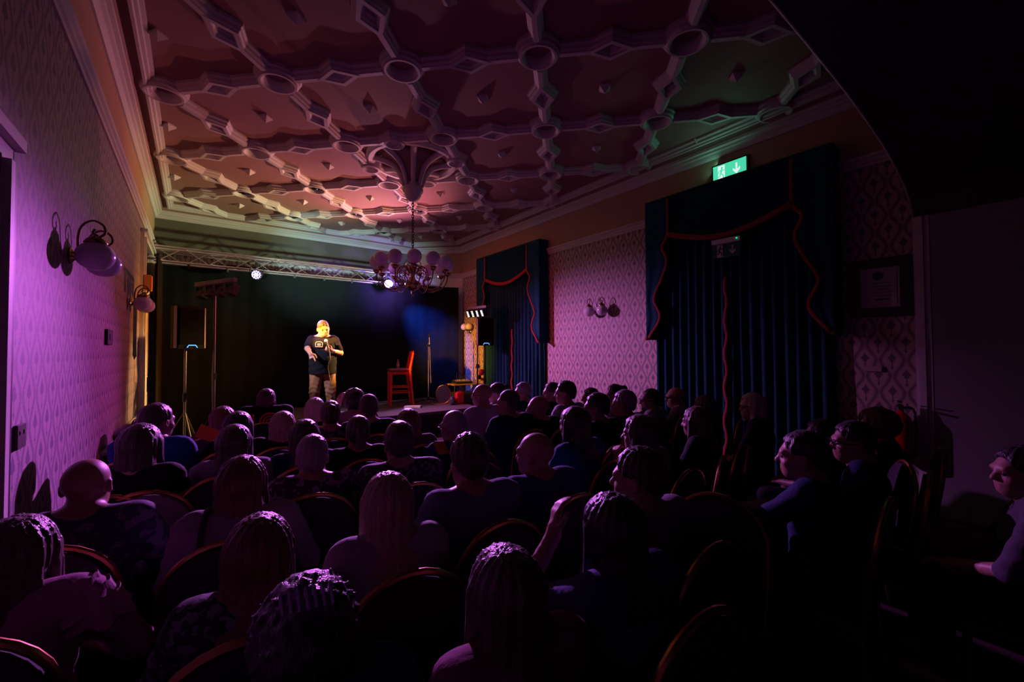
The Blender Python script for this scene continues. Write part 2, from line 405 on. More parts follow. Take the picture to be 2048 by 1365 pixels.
# straight + rhombus rib
prf = [(-.075, 0), (-.075, -.03), (-.052, -.045), (-.048, -.07), (-.028, -.085), (-.024, -.10), (.024, -.10), (.028, -.085), (.048, -.07), (.052, -.045), (.075, -.03), (.075, 0)]
Lr = CEL-2*RR_+.04; h0 = -Lr/2; dl, dw = .20, .115
b = MB()
b.sweep([(h0, 0), (-dl+.03, 0)], prf); b.sweep([(dl-.03, 0), (-h0, 0)], prf)
prd = [(o*.8, z*1.03) for o, z in prf]
b.sweep([(-dl, 0), (0, -dw), (dl, 0), (0, dw)], prd, closed=True)
b.add([(-dl*.6, 0, -.012), (0, -dw*.6, -.012), (dl*.6, 0, -.012), (0, dw*.6, -.012)], [(0, 1, 2, 3)], 0)
rib0 = b.build('rib', PLASTER, ceil)
b = MB(); q = .085
b.add([(-q, 0, 0), (0, -q, 0), (q, 0, 0), (0, q, 0), (-q, 0, -.02), (0, -q, -.02), (q, 0, -.02), (0, q, -.02), (0, 0, -.085)],
      [(0, 1, 5, 4), (1, 2, 6, 5), (2, 3, 7, 6), (3, 0, 4, 7), (4, 5, 8), (5, 6, 8), (6, 7, 8), (7, 4, 8)])
boss0 = b.build('boss', PLASTER, ceil)
b = MB(); b.lathe([(.0001, .0), (.105, 0), (.11, -.012), (.085, -.02), (.075, .02)], n=20, mi=1); b.lathe([(.03, -.004), (.055, -.03), (.03, -.05), (.0001, -.052)], n=12)
down0 = b.build('downlight', [BLACKM, BLACK], ceil, smooth='auto')
first = {'ring': ring0, 'rib': rib0, 'boss': boss0, 'down': down0}; used = set()
def put(k, loc, rz=0):
    if k in used: return inst(first[k], ceil, loc, (0, 0, rz))
    used.add(k); first[k].location = loc; first[k].rotation_euler = (0, 0, rz); return first[k]
DOWN = {(3, -2), (3, -1), (4, -2), (4, -1), (4, 0), (5, -1), (5, 0)}
for r in range(-3, 9):
    for c in range(-6, 9):
        x, y = node(r, c)
        if inside(x, y, .06): put('ring', (x, y, ZC))
        if (r, c) in DOWN: put('down', (x, y, ZC-.045))
        for dr, dc in ((1, 0), (0, 1)):
            x2, y2 = node(r+dr, c+dc); mx_, my_ = (x+x2)/2, (y+y2)/2
            if inside(mx_, my_, -.02): put('rib', (mx_, my_, ZC), math.atan2(y2-y, x2-x))
        bx_, by_ = CEL*(-.2217+(r+c+1)*s2), CEL*(2.8884+(r-c)*s2)
        if inside(bx_, by_, .03) and (r, c) != (2, 0): put('boss', (bx_, by_, ZC), PI/4 if False else PI/2)

# plaster fan pendant from which the chandelier hangs
PX, PY = CEL*(-.2217+3*s2), CEL*(2.8884+2*s2)
pend = thing('ceiling_pendant', 'fluted plaster fan pendant on the ceiling above the chandelier', 'plasterwork', (PX, PY, ZC))
prof = [(.64, 0), (.54, -.03), (.40, -.065), (.30, -.11), (.235, -.17), (.19, -.25), (.155, -.34), (.13, -.43)]
b = MB(); b.lathe([(r*.88, z*1.0) for r, z in prof[1:]], n=32); b.build('fan_web', FIELD, pend, smooth=True)
b = MB(); b.ring((0, 0, 0), .70, .58, [(0, 0), (0, -.05), (.3, -.085), (.7, -.085), (1, -.05), (1, 0)], n=40); b.build('outer_ring', PLASTER, pend, smooth='auto')
for k in range(8):
    a = 2*PI*k/8 + PI/8
    b = MB(); b.tube([((r+.004)*math.cos(a), (r+.004)*math.sin(a), z-.01) for r, z in prof], [.060, .052, .046, .044, .042, .038, .034, .030], n=8, flat=1.0)
    b.build('fan_rib', PLASTER, pend, smooth=True)
b = MB(); b.lathe([(.0001, -.68), (.055, -.675), (.075, -.65), (.105, -.62), (.125, -.58), (.13, -.55), (.155, -.52), (.16, -.48), (.15, -.455), (.125, -.44), (.13, -.41), (.115, -.38)], n=28); b.build('knop', PLASTER, pend, smooth=True)
for k in range(4):
    a = PI/4 + k*PI/2
    b = MB(); b.ring((.70*math.cos(a), .70*math.sin(a), 0), .155, .085, [(0, 0), (0, -.09), (.4, -.13), (.8, -.12), (1, -.07), (1, 0)], n=20); b.build('roundel', PLASTER, pend, smooth='auto')

# ------------------------------------------------------------------ chandelier
CHZ = 3.07
chn = thing('chandelier', 'many-armed chandelier with white opal globes hanging from the ceiling pendant', 'chandelier', (PX, PY, 2.62))
b = MB(); n_ = 18; zt, zb = 4.06-2.62, 3.26-2.62
for i in range(n_):
    z = zb + (zt-zb)*(i+.5)/n_; a = (i % 2)*PI/2
    b.tube([((.017*math.cos(t))*math.cos(a), (.017*math.cos(t))*math.sin(a), z+.032*math.sin(t)) for t in np.linspace(0, 2*PI, 11)], .006, n=5, cap=False)
b.build('chain', BLACKM, chn, smooth=True)
b = MB(); b.lathe([(.0001, -.07), (.012, -.06), (.022, -.03), (.012, 0), (.02, .02), (.05, .035), (.09, .06), (.115, .10), (.12, .14), (.09, .17), (.045, .20), (.03, .26), (.04, .32), (.055, .38), (.035, .44), (.022, .52), (.03, .56), (.012, .62), (.012, .66)], n=24)
b.build('body', BRASS, chn, smooth=True)
def bez(P, n):
    P = [np.array(p, float) for p in P]; out = []
    for t in np.linspace(0, 1, n):
        Q = P
        while len(Q) > 1: Q = [Q[i]*(1-t)+Q[i+1]*t for i in range(len(Q)-1)]
        out.append(tuple(Q[0]))
    return out
def catm(P, n=6):
    P = [np.array(p, float) for p in P]; out = []
    Q = [2*P[0]-P[1]] + P + [2*P[-1]-P[-2]]
    for i in range(1, len(Q)-2):
        for t in np.linspace(0, 1, n, endpoint=False):
            a, b_, c, d = Q[i-1], Q[i], Q[i+1], Q[i+2]
            out.append(tuple(.5*((2*b_)+(-a+c)*t+(2*a-5*b_+4*c-d)*t*t+(-a+3*b_-3*c+d)*t**3)))
    out.append(tuple(P[-1])); return out
b = MB(); b.tube(catm([(.06, 0, .30), (.12, 0, .40), (.21, 0, .36), (.23, 0, .24), (.17, 0, .16), (.22, 0, .06), (.34, 0, .03), (.46, 0, .08), (.525, 0, .18), (.54, 0, .28)], 5), .009, n=6)
b.tube(catm([(.21, 0, .30), (.17, 0, .33), (.13, 0, .29), (.15, 0, .24), (.19, 0, .25)], 4), .007, n=5)
b.lathe([(.012, .25), (.03, .262), (.05, .285), (.055, .31), (.05, .312), (.02, .30)], c=(.54, 0, .015), n=16)
arm0 = b.build('arm', BRASS, chn, smooth=True)
b = MB(); b.sphere((.54, 0, CHZ-2.62+.0), .106, n=24); glb0 = b.build('globe', OPAL, chn, smooth=True)
for k in range(12):
    rz = 2*PI*k/12 + .15
    if k == 0: arm0.rotation_euler = (0, 0, rz); glb0.rotation_euler = (0, 0, rz)
    else: inst(arm0, chn, rot=(0, 0, rz)); inst(glb0, chn, rot=(0, 0, rz))
b = MB()
for k in range(6):
    a = 2*PI*k/6
    b.tube([(r*math.cos(a), r*math.sin(a), z) for r, z in ((.03, .44), (.10, .50), (.15, .44), (.12, .38), (.08, .42))], .006, n=5)
b.build('scrollwork', BRASS, chn, smooth=True)

# ------------------------------------------------------------------ wall lamps
def wall_lamp(loc, rz, label, down=True):
    """local: wall plane y=0, sticking out towards -y, x along wall"""
    t = thing('wall_lamp', label, 'lamp', loc, rz)
    b = MB(); b.lathe([(.0001, 0), (.055, 0), (.055, .012), (.035, .022), (.02, .05), (.0001, .052)], M=Matrix.Rotation(R(90), 3, 'X'), n=20); b.build('backplate', BRASS, t, smooth='auto')
    for s_ in (-1, 1):
        b = MB()
        if down:
            b.tube(catm([(0, -.03, 0), (s_*.07, -.05, -.015), (s_*.125, -.062, .03), (s_*.15, -.066, .11), (s_*.15, -.085, .185), (s_*.15, -.135, .225), (s_*.15, -.185, .20), (s_*.15, -.195, .15), (s_*.15, -.165, .12), (s_*.15, -.135, .14), (s_*.15, -.145, .17)], 5), .0075, n=6)
            b.tube([(s_*.15, -.15, .10), (s_*.15, -.155, .135)], .008, n=6)
            b.lathe([(.006, .125), (.02, .12), (.048, .10), (.062, .075), (.058, .07), (.02, .085)], c=(s_*.15, -.15, 0), n=18)
            b.build('arm', BRASS, t, smooth=True)
            g = MB(); g.sphere((s_*.15, -.15, -.012), .102, n=24, sc=(1, 1, .95)); g.build('globe', OPAL, t, smooth=True)
        else:
            b.tube(catm([(0, -.03, 0), (s_*.05, -.07, -.03), (s_*.11, -.11, -.02), (s_*.12, -.12, .03)], 5), .007, n=6)
            b.lathe([(.006, .02), (.05, .04), (.055, .055), (.02, .05)], c=(s_*.12, -.12, 0), n=18); b.build('arm', BRASS, t, smooth=True)
            g = MB(); g.sphere((s_*.12, -.12, .13), .095, n=24); g.build('globe', OPAL, t, smooth=True)
    return t
wall_lamp((XL, 4.06, 2.36), R(90), 'twin globe wall lamp near the camera on the left wall')
wall_lamp((XL, 7.30, 2.34), R(90), 'twin globe wall lamp on the left wall beside the stage doorway')
wall_lamp((XR, 5.13, 2.43), R(-90), 'twin globe wall lamp on the right wall between the two curtains')
wall_lamp((XR, 9.72, 2.22), R(-90), 'twin upright globe wall lamp behind the right speaker', down=False)

# ------------------------------------------------------------------ left wall doors, sockets, radiator
def frame_y(name, x, y0, y1, z1, wdt=.12, dep=.05, sgn=1, mats=None, z0=0):
    b = MB(); q = [(x, y0), (x, y1)]
    for yy in (y0+wdt/2, y1-wdt/2):
        b.box((x+sgn*dep/2, yy, (z0+z1)/2), (dep, wdt, z1-z0)); b.box((x+sgn*(dep+.01), yy-wdt*.2, (z0+z1)/2), (.03, wdt*.35, z1-z0-.02))
    b.box((x+sgn*dep/2, (y0+y1)/2, z1+wdt/2), (dep, y1-y0, wdt)); b.box((x+sgn*(dep+.01), (y0+y1)/2, z1+wdt*.7), (.05, y1-y0+.06, wdt*.4))
    return b.build(name, WHITEPAINT)
d2 = struct('door_2', frame_y('door_2', XL, 8.52, 10.30, 3.50))
b = MB(); b.box((XL+.01, 9.41, 3.14), (.02, 1.54, .72)); b.build('transom_glass', mat('dark_glass', (.01, .01, .012), .08), d2)
for yy in (9.03, 9.79):
    b = MB(); b.box((XL+.02, yy, 1.32), (.04, .755, 2.5))
    for z_, h_ in ((.62, .8), (1.85, 1.1)):
        for dy in (-.24, .24): b.box((XL+.046, yy+dy, z_), (.014, .035, h_))
        for dz in (-h_/2, h_/2): b.box((XL+.046, yy, z_+dz), (.014, .515, .035))
    b.build('door_panel', WHITEPAINT, d2)
b = MB(); b.box((XL+.03, 9.41, 2.68), (.06, 1.54, .12)); b.build('transom_bar', WHITEPAINT, d2)
b = MB(); b.box((XL+.09, 8.60, 2.78), (.10, .16, .24), bev=.01); tag(b.build('alarm_box', mat('orange_plastic', (.55, .20, .05), .5)), 'small orange box fixed to the left doorway frame near the stage', 'alarm')
d1 = struct('door_1', frame_y('door_1', XL, 1.10, 2.88, 2.56, wdt=.14, dep=.018))
b = MB(); b.box((XL+.004, 1.99, 1.28), (.008, 1.50, 2.56)); b.build('door_leaf', mat('dark_door', (.03, .02, .02), .4), d1)
b = MB(); b.box((XL+.010, 2.905, 1.31), (.020, .05, 2.62)); b.box((XL+.02, 2.0, 2.70), (.04, 1.90, .035)); b.build('moulding_shadow_strip', mat('dark_trim_shadow', (.02, .016, .02), .4), d1)  # door head moulding; the upright dark strip paints in the architrave's shadow
b = MB(); b.box((XL+.012, 5.66, 1.85), (.024, .30, .15), bev=.006); b.box((XL+.026, 5.62, 1.85), (.006, .03, .06)); tag(b.build('switch_plate', BLACK), 'small black switch plate on the left wallpaper', 'switch')
b = MB(); b.box((XL+.008, 3.10, 1.29), (.016, .12, .12), bev=.004)
for dy in (-.03, .03): b.box((XL+.017, 3.10+dy, 1.31), (.006, .02, .02))
tag(b.build('wall_socket', mat('dim_plastic', (.05, .035, .03), .4)), 'brownish socket plate low on the left wall by the door trim', 'socket')
# radiator cover with shelf
rad = thing('radiator_cover', 'pale ribbed radiator with a shelf below the left wallpaper', 'radiator', (XL, 6.9, 0))
b = MB(); b.box((.14, 0, .76), (.28, 3.0, .04), bev=.01); b.build('shelf', WHITEPAINT, rad)
b = MB(); b.box((.10, 0, .40), (.10, 2.8, .60)); b.build('radiator_core', WHITEPAINT, rad)
b0 = None
for k in range(34):
    if b0 is None:
        b = MB(); b.box((.165, -1.36, .40), (.03, .05, .58), bev=.01); b0 = b.build('fin', WHITEPAINT, rad)
    else: inst(b0, rad, (0, k*.0824, 0))
b = MB(); b.lathe([(.028, 0), (.038, .10), (.036, .10), (.026, .006), (.0001, .006)], n=16); tag(b.build('paper_cup', mat('paper_white', (.7, .68, .66), .6), smooth='auto', loc=tuple(np.array([XL+.15, 8.25, .782]))), 'white paper cup standing on the shelf by the left wall', 'cup')
b = MB(); b.sphere((0, 0, .10), .2, n=16, sc=(.60, 1.3, .5)); b.tube(catm([(.02, -.12, .17), (.04, -.06, .23), (.05, .06, .23), (.02, .12, .17)], 5), .010, n=6)
tag(b.build('black_handbag', mat('black_leather', (.02, .02, .024), .3), smooth=True, loc=(XL+.17, 5.65, .784)), 'shiny black handbag lying on the radiator shelf', 'bag')

# ------------------------------------------------------------------ arch and side pier near the camera
N = 40
edge = []
for i in range(N+1):
    t = i/N; X = XR - t*(XR-XL)
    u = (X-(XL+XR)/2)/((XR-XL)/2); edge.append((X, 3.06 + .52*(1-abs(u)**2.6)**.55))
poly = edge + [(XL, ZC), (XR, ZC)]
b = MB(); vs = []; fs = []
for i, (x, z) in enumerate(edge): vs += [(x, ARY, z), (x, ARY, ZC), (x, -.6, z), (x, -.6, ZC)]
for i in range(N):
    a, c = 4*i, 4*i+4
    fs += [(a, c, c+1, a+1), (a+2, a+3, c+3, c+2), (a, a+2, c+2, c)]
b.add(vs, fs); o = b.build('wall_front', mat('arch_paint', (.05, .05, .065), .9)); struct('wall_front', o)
# architrave bead round the arch
b = MB(); b.tube([(x, ARY+.006, z+.02) for x, z in edge], .016, n=6); struct('trim_3', b.build('trim_3', PLASTER, smooth=True))
# pier lining on the right: moulded jamb, plain panel
b = MB()
for y0_, w_, d_ in ((.90, .035, .03), (.865, .05, .055), (.82, .05, .035)): b.box((XR-d_/2-.0, y0_-.005, 1.53), (d_, w_, 3.06))
struct('trim_4', b.build('trim_4', mat('jamb_paint', (.55, .50, .56), .45)))
b = MB(); b.box((XR-.015, -.68, 1.54), (.03, 2.93, 3.04)); pn = b.build('trim_5', PANELPAINT); struct('trim_5', pn)
# certificate in dark frame
ct = thing('certificate', 'framed certificate with a round seal hanging on the right wall', 'picture', (XR, 1.19, 2.37), R(-90))
b = MB(); w_, h_ = .34, .44
for sx in (-1, 1): b.box((sx*(w_/2+.05), -.02, 0), (.10, .04, h_+.20), bev=.006)
for sz in (-1, 1): b.box((0, -.02, sz*(h_/2+.05)), (w_, .038, .10), bev=.006)
b.build('frame', mat('dark_wood', (.02, .012, .010), .4), ct)
b = MB(); b.box((0, -.008, 0), (w_, .008, h_)); b.build('sheet', mat('cream_paper', (.42, .42, .44), .7), ct)
b = MB(); b.lathe([(.0001, 0), (.048, 0), (.048, .003), (.0001, .003)], c=(-.01, -.012, .13), M=Matrix.Rotation(R(90), 3, 'X'), n=24)
for k in range(5): b.box((.03-.01*(k % 2), -.0135, .05-.035*k), (.16-.03*(k % 3), .002, .006))
b.box((.145, -.0135, 0), (.006, .002, .36)); b.box((.02, -.0135, -.13), (.12, .002, .014)); b.build('print', mat('print_ink', (.05, .06, .10), .7), ct)
b = MB(); b.box((XR-.012, 1.26, 1.48), (.024, .15, .06), bev=.006); tag(b.build('wall_plaque', mat('pale_plaque', (.4, .3, .3), .5)), 'small pale plaque on the wallpaper below the certificate', 'plaque')
fx = thing('fire_extinguisher', 'red fire extinguisher hanging beside the white door jamb', 'extinguisher', (XR-.13, 1.02, .52))
b = MB(); b.lathe([(.0001, 0), (.075, 0), (.085, .02), (.085, .42), (.075, .47), (.05, .51), (.025, .53), (.025, .55), (.0001, .55)], n=24); b.build('cylinder', mat('red_gloss', (.55, .01, .01), .2, coat=.5), fx, smooth='auto')
b = MB(); b.box((0, 0, .57), (.035, .035, .05)); b.box((-.05, 0, .60), (.13, .02, .015)); b.box((-.04, 0, .635), (.12, .02, .012), Matrix.Rotation(R(12), 3, 'Y')); b.build('valve', BLACK, fx)
b = MB(); b.tube(catm([(.02, 0, .57), (.02, -.09, .56), (.0, -.11, .40), (0, -.10, .2), (0, -.095, .08)], 6), .011, n=8); b.build('hose', BLACK, fx, smooth=True)

# ------------------------------------------------------------------ curtains
def tail_edge(s_):
    # (outwards distance from inner corner of the tail, z)
    return [(0, 4.0), (0, 3.47), (.10, 3.28), (.02, 3.05), (.12, 2.78), (.25, 2.50), (.15, 2.20), (.36, 1.88)]
def curtain(y0, y1, gather_c, label_c, label_p, fringe_z):
    XF = 5.70
    ti0, ti1 = y0+.40, y1-.40      # inner tail corners
    # pelmet box front as polygon grid
    pel = thing('pelmet', label_p, 'pelmet', (XF, (y0+y1)/2, 4.02))
    cz = 4.02; cy = (y0+y1)/2
    def te(i, zz): pass
    zs = np.linspace(4.02, 1.86, 55)
    T = tail_edge(0); tz = np.array([p[1] for p in T])[::-1]; to = np.array([p[0] for p in T])[::-1]
    off = np.interp(zs, tz, to)
    for nm, a, sgn in (('tail', y0, 1), ('tail', y1, -1)):
        b = MB(); vs = []; fs = []; nC = 10
        for i, z in enumerate(zs):
            yi = (ti0-off[i]) if sgn > 0 else (ti1+off[i])
            for k in range(nC+1):
                yy = a + (yi-a)*k/nC
                vs.append((XF-.012*math.sin(k/nC*PI*3)*(1 if z < 3.6 else (4.02-z)/.42) - XF, yy-cy, z-cz))
        for i in range(len(zs)-1):
            for k in range(nC): q = i*(nC+1)+k; fs.append((q, q+1, q+nC+2, q+nC+1))
        n0 = len(vs); vs += [(x+.025, y, z) for x, y, z in vs]; fs += [tuple(q+n0 for q in f[::-1]) for f in fs]
        b.add(vs, fs); 
        b.box(((5.96-XF)/2, a-cy+sgn*.012, (4.02+1.86)/2-cz), (5.96-XF-.01, .024, 2.16))
        b.build('tail', CURTAIN, pel, smooth='auto')
    # centre swag
    b = MB(); vs = []; fs = []; nC = 24
    sw = lambda t: 3.47-.20*math.sin(PI*t)**1.0
    for k in range(nC+1):
        t = k/nC; yy = ti0+(ti1-ti0)*t
        for j in range(7): z = 4.02+(sw(t)-4.02)*j/6; vs.append((.008, yy-cy, z-cz))
    for k in range(nC):
        for j in range(6): q = k*7+j; fs.append((q, q+1, q+8, q+7))
    n0 = len(vs); vs += [(x+.02, y, z) for x, y, z in vs]; fs += [tuple(q+n0 for q in f[::-1]) for f in fs]
    b.add(vs, fs); b.build('swag', CURTIN2, pel, smooth='auto')
    b = MB(); b.box(((5.96-XF)/2, 0, .012), (5.96-XF-.004, y1-y0, .024)); b.build('top_board', BLACK, pel)
    # fringes
    for sgn, ti in ((1, ti0), (-1, ti1)):
        P = [(-.012, ti-sgn*o-cy, z-cz) for o, z in T] + [(-.012, ti-sgn*.36-sgn*(-.0)-cy, 1.87-cz)]
        P2 = catm(P[:-1], 6)
        b = MB(); b.tube(P2, [.024]*len(P2), n=6, flat=.5, up=(0, 1, 0)); b.tube([P2[-1], (-.012, (y0 if sgn > 0 else y1)-cy, 1.875-cz)], .026, n=6)
        b.build('fringe', FRINGE, pel, smooth=True)
    P = [(-.012, ti0+(ti1-ti0)*t-cy, sw(t)-.012-cz) for t in np.linspace(0, 1, 25)]
    b = MB(); b.tube(P, .040, n=8, flat=.45, up=(0, 0, 1)); b.build('fringe', FRINGE, pel, smooth=True)
    # hanging curtain: two pleated halves meeting at gather_c
    for k, (a, c) in enumerate(((y0+.08, gather_c), (gather_c, y1-.08))):
        b = MB(); n = int((c-a)*44); nz = 14; vs = []; fs = []
        ph = np.cumsum(rng.uniform(.7, 1.3, n+1))*2*PI/5.6
        for i in range(n+1):
            yy = a+(c-a)*i/n
            for j in range(nz+1):
                z = 3.95-j/nz*3.9; am = .025+.032*j/nz
                vs.append((5.86+am*math.sin(ph[i]+.15*math.sin(j*.7)), yy+.012*math.sin(ph[i]*2+j*.3)*(j/nz), z))
        for i in range(n):
            for j in range(nz): q = i*(nz+1)+j; fs.append((q, q+1, q+nz+2, q+nz+1))
        n0 = len(vs); vs += [(x+.012, y, z) for x, y, z in vs]; fs += [tuple(q+n0 for q in f[::-1]) for f in fs]
        b.add(vs, fs); cu = b.build('curtain', CURTAIN, None, smooth=True); cu['category'] = 'curtain'; cu['label'] = label_c[k]
        if k == 0:
            b = MB(); P = [(5.80+.004*math.sin(j), c+.018*math.sin(j*.9)+(3.9-z_)*.015, z_) for j, z_ in enumerate(np.linspace(fringe_z, .1, 40))]
            b.tube(P, [.024+.005*(q % 2) for q in range(40)], n=6); b.build('fringe', FRINGE, cu, smooth=True)
curtain(1.52, 3.98, 2.75, ('blue-green floor-length curtain half on the camera side of the near window', 'blue-green floor-length curtain half on the stage side of the near window'),
        'blue-green swagged pelmet with red fringe over the near window', 2.70)
curtain(6.56, 9.00, 7.60, ('teal floor-length curtain half on the camera side of the far window', 'teal floor-length curtain half on the stage side of the far window'),
        'teal swagged pelmet with red fringe over the far window beside the stage', 2.20)

# ------------------------------------------------------------------ exit signs
SGREEN = mat('sign_green_lit', (.02, .30, .18), .5, emit=(.06, .62, .36), estr=1.1); SWHITE = mat('sign_white_lit', (.7, .8, .8), .5, emit=(.75, .85, .86), estr=1.0)
SGREEN0 = mat('sign_green', (.01, .12, .09), .5); SWHITE0 = mat('sign_white', (.60, .60, .66), .5)
def exit_face(par, w_, h_, y, mg, mw):
    """local: face looks to -y, x right, z up; running man on left, arrow down on right"""
    b = MB(); b.box((0, y, 0), (w_, .006, h_)); b.build('green_panel', mg, par)
    b = MB(); e = y-.0045
    b.box((-w_*.24, e, 0), (w_*.21, .003, h_*.86)); b.build('doorway_symbol', mw, par)
    k = h_; cx = -w_*.24
    b = MB(); e2 = y-.0075
    def limb(p, q, r): 
        P = Vector((q[0]-p[0], 0, q[1]-p[1])); L = P.length; a = math.atan2(P.z, P.x)
        b.box((cx+(p[0]+q[0])/2*k, e2, (p[1]+q[1])/2*k), (L*k+r*k, .003, r*k), Matrix.Rotation(-a, 3, 'Y'))
    b.lathe([(.0001, -.0015), (.06*k, -.0015), (.06*k, .0015), (.0001, .0015)], c=(cx+.05*k, e2, .30*k), M=Matrix.Rotation(R(90), 3, 'X'), n=14)
    limb((.03, .2), (-.03, -.02), .11); limb((.03, .19), (-.14, .12), .05); limb((-.14, .12), (-.16, .0), .045); limb((.03, .19), (.16, .10), .05); limb((.16, .1), (.22, .16), .04)
    limb((-.03, -.02), (.10, -.14), .07); limb((.10, -.14), (.14, -.34), .06); limb((-.03, -.03), (-.09, -.20), .07); limb((-.09, -.20), (-.24, -.22), .06)
    b.build('running_figure', mg, par)
    b = MB(); ax = w_*.22
    b.prism([(ax-.045*k, .32*k), (ax+.045*k, .32*k), (ax+.045*k, -.08*k), (ax+.20*k, .06*k), (ax+.20*k, -.08*k), (ax, -.32*k), (ax-.20*k, -.08*k), (ax-.20*k, .06*k), (ax-.045*k, -.08*k)][::-1], e-.0015, e+.0015, 'y')
    b.build('arrow', mw, par)
sg = thing('exit_sign', 'lit green running man exit sign above the near curtain', 'sign', (XR-.045, 2.75, 4.20), R(-90))
b = MB(); b.box((0, .02, 0), (.50, .05, .29), bev=.008); b.build('housing', BLACK, sg); exit_face(sg, .45, .235, -.010, SGREEN, SWHITE)
b = MB(); b.box((0, -.005, -.155), (.36, .03, .012)); b.build('diffuser', mat('strip_lit', (.6, .9, .9), .4, emit=(.5, .95, .9), estr=1.2), sg)
b = MB(); b.sphere((.20, -.01, -.155), .008, n=8); b.build('indicator', mat('green_led', (.0, .8, .3), .4, emit=(0, 1, .35), estr=3), sg)
sg = thing('exit_sign', 'dim green exit sign hung in front of the near curtain below the swag', 'sign', (5.60, 2.66, 3.02), R(-86))
b = MB(); b.box((0, .0, .125), (.36, .07, .07), bev=.01); b.build('housing', SWHITE0, sg); exit_face(sg, .35, .19, .0, SGREEN0, SWHITE0)
b = MB(); b.sphere((.14, -.04, .13), .006, n=8); b.build('indicator', MATS['green_led'], sg)
b = MB(); b.box((0, .09, .165), (.05, .18, .02)); b.build('bracket', BLACKM, sg)

# ------------------------------------------------------------------ stage, backdrop, truss
b = MB(); b.box((2.85, 8.94, .44), (4.30, 2.42, .06), bev=.004); stg = thing('stage', 'low black stage platform with a carpeted top', 'stage', (2.85, 9.03, 0))
o = b.build('deck', DECK, stg); o.location = (-2.85, -9.03, 0)
b = MB(); P = []
n = 210; vs = []; fs = []
path = [(0.70, 10.15), (0.70, 7.73), (5.0, 7.73), (5.0, 10.12)]
pts = []
for (xa, ya), (xb, yb) in zip(path[:-1], path[1:]):
    L = math.hypot(xb-xa, yb-ya); k = int(L/.03); nx, ny = (yb-ya)/L, -(xb-xa)/L
    for i in range(k): t = i/k; a_ = .012*math.sin(i*1.1); pts.append((xa+(xb-xa)*t-nx*a_, ya+(yb-ya)*t-ny*a_))
for x, y in pts: vs += [(x, y, .41), (x, y, .005)]
for i in range(len(pts)-1): fs.append((2*i, 2*i+2, 2*i+3, 2*i+1))
b.add(vs, fs); o = b.build('valance', VALANCE, stg, smooth=True); o.location = (-2.85, -9.03, 0)
for lx in (.85, 2.2, 3.5, 4.85):
    for ly in (7.9, 10.0):
        b = MB(); b.tube([(lx-2.85, ly-9.03, 0), (lx-2.85, ly-9.03, .41)], .024, n=8); b.build('leg', STEEL, stg)
# backdrop
b = MB(); n = 240; nz = 10; vs = []; fs = []
for i in range(n+1):
    x = -.62+(5.72+.62)*i/n; yb_ = 10.30-.36*max(0, (x-4.5)/1.22)**1.5
    for j in range(nz+1):
        z = (3.46 + .03*math.sin(x*2)) - j/nz*3.44
        vs.append((x, yb_ + .008*math.sin(x*9+.6*math.sin(x*3.1)) + .004*math.sin(x*23+j*.15), z))
for i in range(n):
    for j in range(nz): q = i*(nz+1)+j; fs.append((q, q+1, q+nz+2, q+nz+1))
b.add(vs, fs); tag(b.build('stage_backdrop', DRAPE, smooth=True), 'wide black cloth backdrop hanging behind the stage', 'curtain')
b = MB(); vs = []; fs = []
for i in range(41):
    y = 8.9+1.4*i/40
    for j in range(5): vs.append((-.53+.03*math.sin(i*1.3), y+.45, 3.35-j/4*3.33))
for i in range(28):
    for j in range(4): q = i*5+j; fs.append((q, q+1, q+6, q+5))
b.add(vs, fs); tag(b.build('side_drape', mat('brown_black_cloth', (.010, .006, .005), .9, spec=.1), smooth=True), 'narrow dark side drape at the left end of the backdrop', 'curtain')
tr = thing('lighting_truss', 'silver box truss spanning the top of the stage backdrop', 'truss', (-.62, 10.02, 3.36))
Lt = 4.75; hh = .27
for (dy, dz) in ((0, .03), (0, .03+hh), (.26, .03), (.26, .03+hh)):
    b = MB(); b.tube([(0, dy, dz), (Lt, dy, dz)], .022, n=10); b.build('chord', STEEL, tr, smooth='auto')
br0 = {}
k = 0; x = .05; PB = .38
while x < Lt-PB:
    for q_i, dy in enumerate((0, .26)):
        key = (k+q_i) % 2
        za, zb_ = (.03, .03+hh) if key == 0 else (.03+hh, .03)
        if key not in br0:
            b = MB(); b.tube([(0, 0, za), (PB, 0, zb_)], .010, n=6); br0[key] = b.build('brace', STEEL, tr, smooth='auto'); br0[key].location = (x, dy, 0)
        else: inst(br0[key], tr, (x, dy, 0))
    x += PB; k += 1
# cloth ties + clamps
for xx in np.arange(.5, 4.6, .62):
    b = MB(); b.tube([(xx, .26, .05), (xx, .27, -.02)], .03, n=8); b.build('tie', BLACK, tr)

